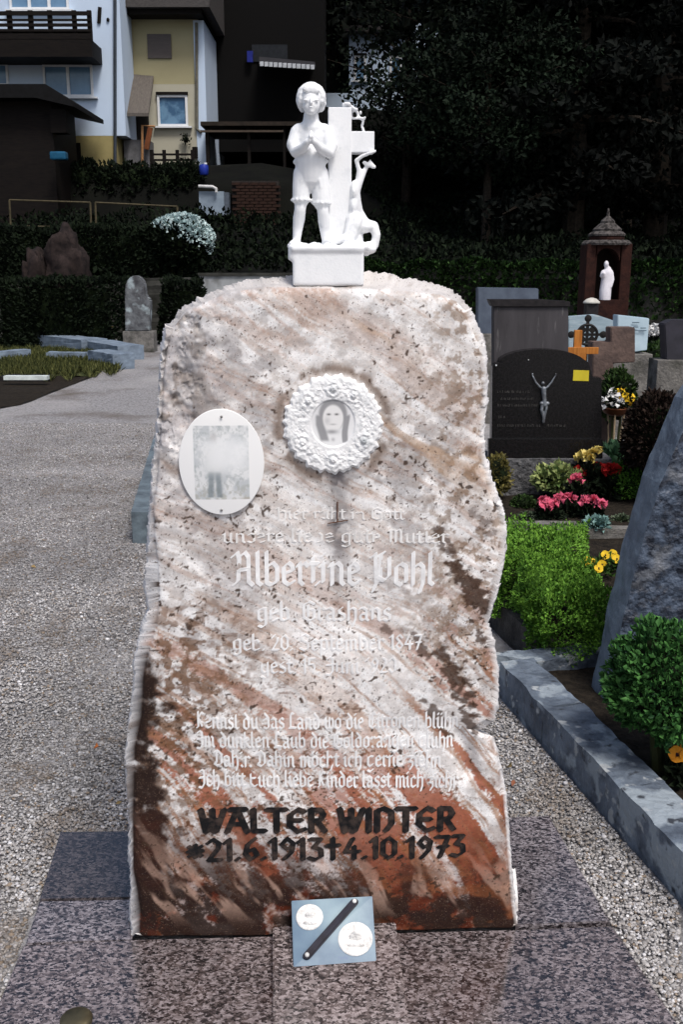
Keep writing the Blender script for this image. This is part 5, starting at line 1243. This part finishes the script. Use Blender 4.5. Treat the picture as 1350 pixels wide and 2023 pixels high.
# rounded grey gravestone with flowers
M_lst = mat('lichen_stone', (.16, .17, .18), (.055, .055, .06), rough=.9, scale=7, bump=.6, extra=[((.34, .40, .42), 4.5, .54, .66)])
Y_ = 17.9
rg = headstone('rounded_gravestone', 'rounded grey lichen-covered gravestone before the dark hedge', [(247, 655), (246, 580)]+[(266+19*math.cos(t), 568-24*math.sin(t)) for t in np.linspace(math.pi, .0, 9)]+[(287, 585), (296, 592), (294, 655)], Y_, .25, M_lst, bev=.02)
c = G(262, 664, GZ); flower_plant('red_flowers', 'orange-red flowers at the foot of the rounded gravestone', 'flower', (c.x, c.y-.1, GZ), .28, .22, 7, .14, leafmat('petal_brick', (.45, .10, .03), (.25, .04, .02)), L_dk, 200, .1, ruffled=True)
c = G(222, 668, GZ); flower_plant('yellow_flowers', 'yellow flower mound left of the rounded gravestone', 'flower', (c.x, c.y, GZ), .22, .25, 8, .14, M_yel, L_dk, 200, .1, ruffled=True)
c = G(228, 655, GZ); flower_plant('white_flowers', 'small white flower head above the yellow flower mound', 'flower', (c.x, c.y, GZ), .34, .10, 4, .13, M_wht, L_dk, 120, .1, ruffled=True)
MB().box((P(285, 655, 18).x, 17.6, .02), (.12, .12, .22)).build('white_candle', mat('candle_white', (.65, .65, .6), rough=.6), None, label='small white grave candle beside the orange-red flowers', cat='candle') if False else None

# left graves: slate kerbs, grass
lk = thing('blue_kerb', 'pale blue-grey kerb slabs around the graves left of the path', 'kerb', tuple(G(150, 690, GZ)))
M_bk = mat('pale_slate', (.20, .25, .31), (.12, .15, .19), rough=.7, scale=6, bump=.3)
def kb(pa, pb, wd, z1, z0=-.05):
    a, b = G(*pa, z1), G(*pb, z1); a.z = b.z = 0; d2 = (b-a).normalized(); nn = Vector((-d2.y, d2.x, 0))
    rough_block([a, b, b+nn*wd, a+nn*wd], z0, z1, 'kerb_stone', M_bk, lk, pa[0], .01, 3)
kb((20, 655), (160, 672), .5, .22); kb((168, 673), (232, 684), .45, .20); kb((90, 696), (165, 697), .18, .12); kb((172, 692), (222, 700), .35, .20); kb((-60, 700), (60, 690), .2, .15)
MB().box(tuple(P(52, 746, 12.9)+Vector((0, 0, .0))), (.56, .12, .05)).build('edging_strip', mat('white_slat', (.66, .72, .70), rough=.6), None, label='white painted edging strip lying before the grass', cat='edging')
bg_ = MB(); g = G(52, 752, GZ); bg_.box((g.x, g.y+.02, GZ+.02), (.66, .3, .10)).build('dark_edging', M_dkst, None, label='dark stone edging under the white painted strip', cat='edging')
soil_sheet([G(-160, 835, GZ), G(40, 800, GZ), G(130, 765, GZ), G(190, 742, GZ), G(150, 735, GZ), G(-160, 745, GZ)], GZ+.008, 'dark_bed')
soil_sheet([G(-200, 742, GZ), G(190, 745, GZ), G(232, 700, GZ), G(240, 690, GZ), G(200, 655, GZ), G(-200, 650, GZ)], GZ+.01, 'turf', M_turf)
n = 14000; pts = []
while len(pts) < n:
    x_, y_ = random.uniform(-60, 238), random.uniform(694, 755)
    if y_ > 750-(x_ > 100)*(x_-100)*.10+6*math.sin(x_*.15)+random.uniform(-8, 4) or y_ < 694+max(0, x_-190)*.2: continue
    g = G(x_, y_, GZ); pts.append((g.x, g.y, GZ))
pts = np.array(pts); link('grass', leaf_mesh('grass', pts, .12, np.tile(np.array([0, -.1, 1.3]), (n, 1)), .10, bend=.1), leafmat('leaf_grass', (.13, .135, .045), (.025, .035, .013)), kind='stuff', label='yellowing rough grass left of the gravel path', cat='grass')
# small flowers in the left grave
for i, (x_, y_) in enumerate([(90, 682), (115, 684), (140, 686)]):
    c = G(x_, y_, GZ); flower_plant('white_bedding', 'white and red bedding flowers between the pale blue kerbs', 'flower', (c.x, c.y, GZ), .24, .22, 7, .09, M_wht if i != 1 else leafmat('petal_rose', (.45, .18, .18), (.3, .1, .1)), L_dk, 120, .09, group='bedding flowers between the pale blue kerbs', ruffled=True)

# kerb of the neighbouring plot seen left of the tall stone
p1, p2 = G(262, 1072, GZ), G(306, 905, GZ)
nk = thing('grey_blue_kerb', 'grey-blue kerb of the plot behind the tall stone, its square end showing', 'kerb', (p1.x, p1.y, GZ))
d2 = (p2-p1).normalized()
rough_block([p1, p1+Vector((.13, 0, 0)), p2+Vector((.13, 0, 0)), p2], -.06, .155, 'kerb_stone', mat('teal_slate', (.15, .19, .215), (.07, .085, .10), rough=.6, scale=9, bump=.3), nk, 3, .004)
rough_block([p1+Vector((.132, .0, 0)), p1+Vector((1.3, 0.03, 0)), p1+Vector((1.3, .13, 0)), p1+Vector((.132, .1, 0))], -.06, .15, 'kerb_stone', MATS['teal_slate'], nk, 8, .004)
soil_sheet([p1+Vector((.13, .1, 0)), p1+Vector((1.3, .13, 0)), p2+Vector((1.3, 0, 0)), p2+Vector((.13, 0, 0))], .06, 'plot_soil')

# ---------------------------------------------------------------- houses on the slope
M_wblue = mat('white_render', (.55, .66, .80), (.49, .59, .73), rough=.9, scale=1.2, contrast=(.2, .8), bump=.1)
M_yelw = mat('yellow_render', (.37, .335, .205), (.30, .27, .16), rough=.9, scale=1.0, contrast=(.2, .8), bump=.1)
M_och = mat('ochre_base', (.33, .28, .13), (.26, .22, .10), rough=.9, scale=1.5)
M_dwood = mat('dark_wood', (.010, .0075, .006), (.004, .003, .003), rough=.7, scale=5, stretch=(1, 1, 8))
M_glass = mat('window_glass', (.14, .26, .40), (.09, .18, .30), rough=.12, scale=1.5, spec=.5)
M_frame = mat('window_white', (.72, .74, .76), (.66, .68, .70), rough=.5)
M_slt = mat('roof_slate', (.085, .078, .075), (.05, .046, .045), rough=.85, scale=12, stretch=(1, 1, 3))
def wall_box(px0, px1, py0, py1, Y, depth, m, name, parent):
    a, b = P(px0, py1, Y), P(px1, py0, Y)
    return MB().box(((a.x+b.x)/2, Y+depth/2, (a.z+b.z)/2), (b.x-a.x, depth, b.z-a.z)).build(name, m, parent)
def window(px0, px1, py0, py1, Y, parent, mull=1, sill=True, glass=None, fr=4.0):
    """frame proud of the wall, recessed pane"""
    a, b = P(px0, py1, Y), P(px1, py0, Y); mY = Y/FPX; w_ = fr*mY
    root = MB()
    cx, cz_ = (a.x+b.x)/2, (a.z+b.z)/2; W, H = b.x-a.x, b.z-a.z
    for (x, z, sx, sz) in [(a.x+w_/2, cz_, w_, H), (b.x-w_/2, cz_, w_, H)]: root.box((x, Y-.03, z), (sx, .10, sz))
    for z in (a.z+w_/2, b.z-w_/2): root.box((cx, Y-.028, z), (W-2*w_, .095, w_))
    for k in range(mull): root.box((a.x+W*(k+1)/(mull+1), Y-.026, cz_), (w_*1.3, .085, H-2*w_))
    o = root.build('window', M_frame, parent)
    for k in range(mull+1):
        x0 = a.x+w_+(W-2*w_)*k/(mull+1); x1 = a.x+w_+(W-2*w_)*(k+1)/(mull+1)
        MB().box(((x0+x1)/2, Y-.006, cz_), (x1-x0-.002, .01, H-2*w_-.002)).build('pane', glass or M_glass, o)
    if sill: MB().box((cx, Y-.07, a.z-.03), (W+.25, .2, .05)).build('sill', M_frame, o)
    MB().box((cx, Y-.05, b.z+.045), (W+.05, .14, .08)).build('shutter_box', M_dwood, o)
    return o
HYW = 33.0
wh = thing('white_house', 'white rendered house with dark wooden balcony on the slope', 'house', (P(100, 330, HYW).x, HYW, 4.4))
wall_box(-260, 227, -170, 268, HYW, 1.7, M_wblue, 'wall', wh)
wall_box(-260, 228, 268.5, 345, HYW-.02, 1.7, M_och, 'base_wall', wh)
window(88, 182, 128, 192, HYW, wh, 1); window(-78, 15, 125, 170, HYW, wh, 1); window(20, 132, -60, 20, HYW, wh, 2)
window(228, 240, 60, 100, HYW, wh) if False else None
MB().tube([P(226.5, -160, HYW-.08), P(227, 340, HYW-.08)], .05, 8).build('downpipe', mat('pipe_dark', (.05, .06, .075), rough=.6), wh)
wall_box(137, 158, 282, 320, HYW-.04, .08, M_dwood, 'cellar_door', wh)
# balcony
bal = wall_box(-120, 180, 78, 112, HYW-1.3, 1.28, M_dwood, 'balcony', wh)
for i, (y0, y1) in enumerate([(22, 30), (37, 41), (46, 52), (57, 62), (66, 77)]): wall_box(-120, 178, y0, y1, HYW-1.29+.002*i, .06, M_dwood, 'rail_board', bal)
for x_ in (-60, 18, 60, 98, 146, 176): wall_box(x_-2, x_+3, 20, 84, HYW-1.24, .08, M_dwood, 'rail_post', bal)
wall_box(-115, 176, 58, 77.8, HYW-1.16, .05, M_dwood, 'rail_panel', bal)
MB().box(tuple(P(196, 30, HYW-.03)), (.10, .06, .45), ry=.12).build('wall_ornament', M_dwood, wh)
MB().ball(tuple(P(213, 39, HYW-.03)), (.05, .04, .06), 8, 6).build('wall_lamp', M_dwood, wh)
# yellow house
YY = 34.8
yh = thing('yellow_house', 'yellow rendered house wing with entrance canopy beside the white house', 'house', (P(320, 330, YY).x, YY, 4.6))
wall_box(150, 391, 28, 166, YY, 5, M_yelw, 'wall', yh); wall_box(150, 391, 166.3, 340, YY-.02, 5, mat('cream_render', (.44, .42, .34), (.37, .35, .27), rough=.9, scale=1.0, contrast=(.2, .8)), 'base_wall', yh)
wall_box(391.3, 402, 40, 345, YY-.05, 5, M_wblue, 'corner_strip', yh)
MB().tube([P(388, 45, YY-.1), P(389, 255, YY-.1), P(398, 262, YY-.1)], .05, 8).build('downpipe', mat('pipe_grey', (.16, .15, .12), rough=.6), yh)
eb_ = wall_box(244, 398, 14, 28, YY-.7, 3.5, M_dwood, 'eaves', yh); wall_box(232, 410, -120, 13.6, YY-.9, 5, M_slt, 'roof', yh)
window(313, 370, 188, 250, YY-.02, yh, 0, glass=mat('curtain_glass', (.13, .24, .36), (.05, .11, .20), rough=.15, scale=1.1, contrast=(.45, .55)))
wall_box(292, 337, 67, 115, YY-.05, .09, mat('grey_shutter', (.115, .10, .095), (.09, .08, .078), rough=.8, scale=6, stretch=(1, 1, 14)), 'closed_shutter', yh)
# entrance canopy: sloping roof over the door
cn = MB(); a0, a1 = P(255, 146, YY-.02), P(303, 150, YY-.02); b0, b1 = P(236, 223, YY-1.5), P(293, 223, YY-1.5)
cn.add([a0, a1, b1, b0]+[q-Vector((0, 0, .10)) for q in (a0, a1, b1, b0)], [(0, 1, 2, 3), (7, 6, 5, 4), (0, 4, 5, 1), (1, 5, 6, 2), (2, 6, 7, 3), (3, 7, 4, 0)])
cn.build('entrance_canopy', mat('canopy_slate', (.13, .115, .10), (.085, .075, .068), rough=.85, scale=7, stretch=(6, 1, 1)), yh)
wall_box(264, 293, 228, 300, YY-.05, .08, mat('door_dark', (.02, .018, .016), rough=.7), 'door', yh)
wall_box(247, 293, 276, 345, YY-1.0, .9, mat('step_concrete', (.15, .15, .16), (.10, .10, .105), rough=.9), 'entrance_steps', yh)
hr = MB(); pp_ = [P(281, 330, YY-1.2), P(281, 248, YY-1.2), P(306, 250, YY-1.2)]; hr.tube(pp_, .04, 6); hr.build('handrail', mat('orange_rail', (.38, .20, .09), rough=.6), yh)
MB().tube([P(297, 252, YY-1.2), P(289, 295, YY-1.2)], .09, 6).build('rail_panel', mat('orange_board', (.20, .07, .03), rough=.7), yh)
# garden fence and plants before it
gf = thing('garden_fence', 'dark wooden garden fence in front of the yellow house', 'fence', tuple(P(340, 330, YY-1.8)))
for y_ in (303, 314, 325): wall_box(297, 382, y_, y_+4, YY-1.8, .05, M_dwood, 'rail', gf)
for x_ in (297, 322, 348, 378): wall_box(x_, x_+5, 296, 345, YY-1.86, .05, M_dwood, 'post', gf)
wall_box(380, 390, 290, 312, YY-.12, .06, M_dwood, 'mailbox', yh)
c = P(367, 274, YY-.2); ptt = thing('hanging_pot', 'small dark hanging plant pot on the yellow house wall', 'plant pot', c)
MB().lathe(c-Vector((0, 0, .1)), [(.06, -.02), (.1, .1)], 12).build('pot', M_dwood, ptt); link('foliage', leaf_mesh('foliage', np.array(c)+RNG.normal(size=(80, 3))*.07, .09), L_dk, ptt)
for i, (px_, py_, rx_) in enumerate([(165, 345, .8), (215, 350, .6), (262, 348, .7), (318, 352, .8), (366, 345, .6), (120, 372, .9)]):
    c = P(px_, py_, 31.6); bush('garden_bush', ['dark garden bush under the ochre base of the white house', 'dark garden bush below the downpipe corner', 'dark garden bush beside the entrance steps', 'dark garden bush before the garden fence', 'dark garden bush near the blue barrel', 'dark garden bush next to the black shed'][i], 'bush', (c.x, 31.6, c.z-.35), (rx_, .6, .7), 1300, .14, L_dk, i*3.3+1, 3.6, amp=.35)
# dark shed at far left
sd_ = thing('garden_shed', 'black timber shed with low roof below the white house', 'shed', tuple(P(50, 330, 29.5)))
wall_box(-160, 100, 200, 450, 29.5, 2.5, M_dwood, 'wall', sd_)
rf = MB(); zr, ze = P(0, 172, 29.5).z, P(0, 207, 29.5).z; x0, x1, x2 = P(-200, 0, 29.5).x, P(88, 0, 29.5).x, P(142, 0, 29.5).x
rf.add([(x0, 29.0, zr), (x1, 29.0, zr), (x2, 29.0, ze), (x2, 29.0, ze-.12), (x1-.3, 29.0, zr-.35), (x0, 29.0, zr-.35)]+[(x0, 32.5, zr), (x1, 32.5, zr), (x2, 32.5, ze), (x2, 32.5, ze-.12), (x1-.3, 32.5, zr-.35), (x0, 32.5, zr-.35)],
       [(0, 1, 2, 3, 4, 5), (11, 10, 9, 8, 7, 6)]+[(i, i+6, (i+1) % 6+6, (i+1) % 6) for i in range(6)]); rf.build('roof', mat('shed_roof', (.008, .008, .009), (.004, .004, .004), rough=.8), sd_)
wall_box(100, 128, 215, 262, 29.4, .5, M_dwood, 'side_panel', sd_)
MB().box(tuple(P(116, 308, 29.0)), (.45, .3, .22), bev=.05).build('blue_tub', mat('blue_plastic', (.015, .09, .17), rough=.4), None, label='small blue plastic tub beside the black shed', cat='tub')
# dark timber house with awning behind the statue
th_ = thing('timber_house', 'dark timber house with striped awning behind the statue', 'house', (P(510, 330, 38).x, 38, 5.0))
wall_box(404, 640, -140, 300, 38, 5, mat('dark_boards', (.0035, .003, .003), (.002, .002, .002), rough=.8, scale=3, stretch=(8, 1, 1)), 'wall', th_)
wall_box(498, 568, 88, 122, 37.96, .05, mat('dim_window', (.02, .022, .026), rough=.2), 'window', th_)
aw = MB(); q = [P(512, 112, 37.9), P(622, 122, 37.9), P(624, 131, 36.8), P(512, 124, 36.8)]
aw.add(q+[k-Vector((0, 0, .04)) for k in q], [(0, 1, 2, 3), (7, 6, 5, 4), (0, 4, 5, 1), (1, 5, 6, 2), (2, 6, 7, 3), (3, 7, 4, 0)]); awo = aw.build('awning', mat('awning_cloth', (.03, .03, .035), rough=.9), th_)
for i in range(12):
    t = i/12; a = P(512+110*t, 122.5+7*t, 36.78); MB().box((a.x+.085, 36.77, a.z-.06), (.13, .02, .15), bev=.01).build('valance_scallop', mat('valance_white', (.55, .58, .62), rough=.8), awo)
MB().box(tuple(P(494, 112, 37.8)), (.20, .1, .36)).build('blue_pennant', mat('deep_blue', (.02, .03, .22), rough=.7), th_)
# porch with roof edge
pr = thing('porch', 'dark open porch with long roof edge behind the statue', 'porch', (P(480, 340, 34).x, 34, 4.8))
wall_box(396, 600, 240, 248, 33.2, 3.6, mat('porch_roof', (.035, .026, .020), (.02, .016, .013), rough=.8), 'roof', pr); wall_box(396, 560, 257, 261, 33.15, .1, mat('porch_gutter', (.085, .065, .05), rough=.7), 'gutter', pr)
for x_ in (408, 490, 560): wall_box(x_, x_+4, 248, 350, 33.4, .15, M_dwood, 'post', pr)
# terrace brick wall, bricks as far as they can be told apart
bwY = 30.5; bz1, bz0 = P(0, 357, bwY).z, P(0, 432, bwY).z; bx0, bx1 = P(448, 0, bwY).x, P(545, 0, bwY).x
tw = thing('brick_terrace_wall', 'dark red brick terrace wall below the porch', 'wall', ((bx0+bx1)/2, bwY, bz0))
MB().box(((bx0+bx1)/2, bwY+.2, (bz0+bz1)/2-.3), (bx1-bx0, .3, bz1-bz0+.6)).build('mortar', mat('brick_mortar', (.035, .03, .028), rough=.95), tw)
bm_ = MB().box((0, 0, 0), (.245, .1, .07)).mesh('brick'); bm_.materials.append(mat('dark_brick', (.036, .019, .014), (.014, .009, .008), rough=.9, scale=3))
row = 0; z_ = bz0-.3
while z_ < bz1-.05:
    x_ = bx0+(.13 if row % 2 else 0)
    while x_ < bx1-.13:
        o = bpy.data.objects.new('brick', bm_); C.objects.link(o); o.parent = tw; o.matrix_parent_inverse = world(tw).inverted(); o.location = (x_+.13, bwY+.01+random.uniform(-.008, .008), z_+.045); x_ += .262
    z_ += .088; row += 1
bb = thing('blue_barrel', 'small blue barrel on the terrace under the porch', 'barrel', tuple(P(403, 346, 31)))
p = P(403, 346, 31); MB().lathe(p, [(.10, 0), (.13, .03), (.14, .15), (.13, .27), (.09, .30)], 14).build('body', mat('barrel_blue', (.02, .04, .30), rough=.4), bb, True); MB().lathe(p+Vector((.05, 0, .30)), [(.05, 0), (.05, .05)], 10).build('cap', M_frame, bb)
wt = thing('water_tank', 'pale blue plastic water tank below a white overflow pipe', 'tank', tuple(P(420, 428, 30.3)))
wall_box(394, 442, 378, 425, 30.2, .6, mat('tank_plastic', (.26, .32, .38), (.16, .20, .25), rough=.5, scale=3, contrast=(.3, .7)), 'tank', wt); wall_box(443, 452, 380, 425, 30.25, .5, mat('tank_side', (.10, .12, .15), rough=.6), 'side', wt)
MB().tube([P(392, 368, 30.1), P(420, 369, 30.1), P(427, 373, 30.1), P(427, 380, 30.1)], .045, 8).build('overflow_pipe', mat('pipe_white', (.62, .62, .62), rough=.5), wt)
# pale building high on the slope, glimpsed through the trees
PHY = 46.0
ph = thing('pale_house', 'pale gabled house glimpsed through the trees high on the hill', 'house', tuple(P(800, 230, PHY)))
wall_box(690, 870, 62, 250, PHY, 7, M_wblue, 'wall', ph); wall_box(636, 690, 184, 250, PHY-.3, 5, M_wblue, 'annex', ph)
gb = MB(); q = [P(818, 62, PHY), P(862, 62, PHY), P(850, 16, PHY), P(830, 18, PHY)]; gb.add(q+[k+Vector((0, 7, 0)) for k in q], [(0, 1, 2, 3), (7, 6, 5, 4), (0, 4, 5, 1), (1, 5, 6, 2), (2, 6, 7, 3), (3, 7, 4, 0)]); gb.build('gable', M_wblue, ph)
wall_box(680, 815, 50, 61.5, PHY-.5, 8, M_slt, 'roof', ph)
for x_ in (700, 770): window(x_, x_+24, 110, 160, PHY, ph, 0)

# ---------------------------------------------------------------- trees
def tree_proto(label, h, cr, n, leaf, lm, seed, conifer=False, trunk_h=.3):
    o = thing('tree', label, 'tree', (0, 0, 0), 'trees on the dark slope'); rr = random.Random(seed)
    tk = MB(); path = [(0, 0, -.6)]; 
    for k in range(1, 7): path.append((rr.uniform(-.1, .1)*k*.3, rr.uniform(-.1, .1)*k*.3, h*.85*k/6))
    tk.tube(path, [h*.022*(1-.13*k) for k in range(7)], 8)
    cl = []
    nl = 26 if not conifer else 40
    for k in range(nl):
        t = trunk_h+(1-trunk_h)*(k+.5)/nl; a = k*2.4+rr.uniform(-.4, .4)
        prof = math.sin(math.pi*min(1, (t-trunk_h)/(1-trunk_h)*.85+.12))**.7 if not conifer else (1.05-t)*1.25
        R = cr*prof*rr.uniform(.65, 1.1); z = h*t*.98
        tip = np.array([R*math.cos(a), R*math.sin(a), z+(.12*R if not conifer else -.22*R)])
        st = np.array([path[3][0]*t, path[3][1]*t, z-(.35*R if not conifer else .0)])
        tk.tube([tuple(st), tuple((st+tip)/2+np.array([0, 0, .08*R])), tuple(tip)], [h*.008*(1.2-t), h*.005*(1.2-t), .012], 5)
        for f_ in (.45, .72, 1.0): cl.append((st+(tip-st)*f_, R*.36+.12*cr*.5, rr.random()))
    tk.build('trunk', M_wood, o)
    P_ = []; T_ = []
    per = n//len(cl)
    for c_, r0, tt in cl:
        q = RNG.normal(size=(per, 3)); q = q/np.linalg.norm(q, axis=1)[:, None]*RNG.uniform(.35, 1, (per, 1))**.5
        P_.append(c_+q*np.array([r0, r0, r0*(.62 if not conifer else .38)])); T_.append(np.clip(tt*.7+RNG.normal(.1, .18, per), 0, 1))
    link('crown', leaf_mesh('crown', np.concatenate(P_), leaf, None, .6, np.concatenate(T_)), lm, o)
    return o
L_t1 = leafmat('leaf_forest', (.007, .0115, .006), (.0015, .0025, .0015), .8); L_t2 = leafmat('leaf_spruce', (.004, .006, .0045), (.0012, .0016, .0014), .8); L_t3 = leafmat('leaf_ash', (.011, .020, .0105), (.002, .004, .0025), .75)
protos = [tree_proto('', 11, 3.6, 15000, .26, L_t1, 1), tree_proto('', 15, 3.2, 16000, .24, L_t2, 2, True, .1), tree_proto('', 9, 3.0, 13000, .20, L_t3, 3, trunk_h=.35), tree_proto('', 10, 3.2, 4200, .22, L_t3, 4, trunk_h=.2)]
spots = [  # px of the trunk, distance, kind, scale, label
 (960, 27.5, 2, .72, 'broad leafy tree right of the statue at the edge of the wood'), (1060, 36, 0, 1.0, 'tall leafy tree behind the broad leafy tree by the statue'),
 (1000, 31, 0, 1.05, 'thick leafy tree behind the blue slab headstone'), (1130, 28.5, 1, .95, 'dark spruce left of the brick shrine'), (1290, 29, 1, 1.05, 'dark spruce right of the brick shrine'),
 (1230, 34, 0, 1.2, 'big leafy tree rising behind the brick shrine'), (1060, 39, 1, 1.25, 'tall spruce between the leafy trees up the slope'), (985, 40, 1, 1.1, 'slim spruce standing behind the broad leafy tree'),
 (1380, 36, 0, 1.25, 'large tree at the dark end of the wood'), (640, 50, 1, 1.0, 'spruce behind the timber house'), (590, 45, 0, 1.1, 'leafy tree crown above the timber house roof'),
 (1150, 46, 0, 1.4, 'high leafy crown above the spruces'), (1310, 48, 1, 1.5, 'highest spruce on the slope'), (560, 50, 1, 1.2, 'spruce top behind the striped awning'), (470, 47, 0, 1.2, 'leafy tree between the yellow and the timber house'),
 (1000, 52, 1, 1.5, 'tall far spruce over the middle of the wood'), (800, 40, 3, .95, 'leafy tree in front of the pale gabled house'), (1440, 44, 1, 1.5, 'outermost spruce of the wood'), (1220, 58, 0, 1.6, 'far leafy tree high on the hill'), (1090, 62, 1, 1.8, 'very tall far spruce near the hill crest')]
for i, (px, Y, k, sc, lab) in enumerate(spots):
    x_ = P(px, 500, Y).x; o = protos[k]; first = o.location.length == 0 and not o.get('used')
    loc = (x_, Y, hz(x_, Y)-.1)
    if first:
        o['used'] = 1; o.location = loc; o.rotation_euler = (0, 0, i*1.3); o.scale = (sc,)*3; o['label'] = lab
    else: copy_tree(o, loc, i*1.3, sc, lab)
for o in protos: 
    if 'used' in o: del o['used']
for o in list(C.objects):
    if 'used' in o: del o['used']
# dark undergrowth of the slope (a mass nobody could count)
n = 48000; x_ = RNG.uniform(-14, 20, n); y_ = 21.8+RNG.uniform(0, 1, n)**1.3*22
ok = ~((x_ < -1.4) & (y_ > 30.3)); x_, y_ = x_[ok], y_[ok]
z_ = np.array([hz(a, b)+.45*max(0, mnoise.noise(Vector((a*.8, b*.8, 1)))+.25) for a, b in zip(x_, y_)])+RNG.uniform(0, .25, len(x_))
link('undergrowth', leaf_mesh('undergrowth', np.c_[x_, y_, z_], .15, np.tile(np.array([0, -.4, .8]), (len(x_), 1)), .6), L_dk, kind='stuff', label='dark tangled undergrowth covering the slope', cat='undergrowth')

# ---------------------------------------------------------------- loose gravel on the near ground
lp = [EL, ER]; kA = k1; kB = k2
def side_of_kerb(x, y): return (Vector((x, y, 0))-kA).dot(kn) > -.01
sl = [G(118, 1642), G(-60, 2110)]; sr_ = [G(1086, 1610), G(1400, 2110)]
def region():
    y = 1.25+random.random()**1.6*8.5; half = y*.40+.25; x = random.uniform(-half, half*.75)
    if y > 2.2 and -0.2 < x < .2: return None, None
    if side_of_kerb(x, y) and x > 0: return None, None
    t = (y-sl[1].y)/(sl[0].y-sl[1].y); xl = sl[1].x+(sl[0].x-sl[1].x)*t; t = (y-sr_[1].y)/(sr_[0].y-sr_[1].y); xr = sr_[1].x+(sr_[0].x-sr_[1].x)*t
    if y < sl[0].y and xl < x < 0: return None, None
    if y < sr_[0].y and 0 <= x < xr: return None, None
    if p1.y-.02 < y < p2.y and x > p1.x+(p2.x-p1.x)*(y-p1.y)/(p2.y-p1.y)-.01: return None, None
    if x > .35 and y > 3.3: return None, None
    if math.hypot(0, 0) and False: return None, None
    return x, y
pebbles(135000, region, 'gravel')
# straw, fallen leaves on the gravel
for i, (px, py, cl_) in enumerate([(185, 1481, 'orange'), (228, 1590, 'tan'), (1012, 1556, 'rust'), (1000, 1520, 'tan'), (60, 1120, 'tan')]):
    g = G(px, py, GZ+.004); me = leaf_mesh('fallen_leaf', np.array([[g.x, g.y, GZ+.008]]), .028, np.array([[1., .3, .1]]), .6, np.array([.8]))
    link('fallen_leaf', me, leafmat('dry_'+cl_, {'orange': (.45, .13, .03), 'tan': (.30, .22, .10), 'rust': (.25, .09, .05)}[cl_], (.1, .05, .02)), None, label={'orange': 'small orange leaf on the grey gravel', 'tan': 'dry tan leaf lying on the gravel', 'rust': 'rust-red leaf on the gravel strip beside the slate kerb'}[cl_], cat='leaf', group='fallen leaves on the gravel' if cl_ == 'tan' else None)
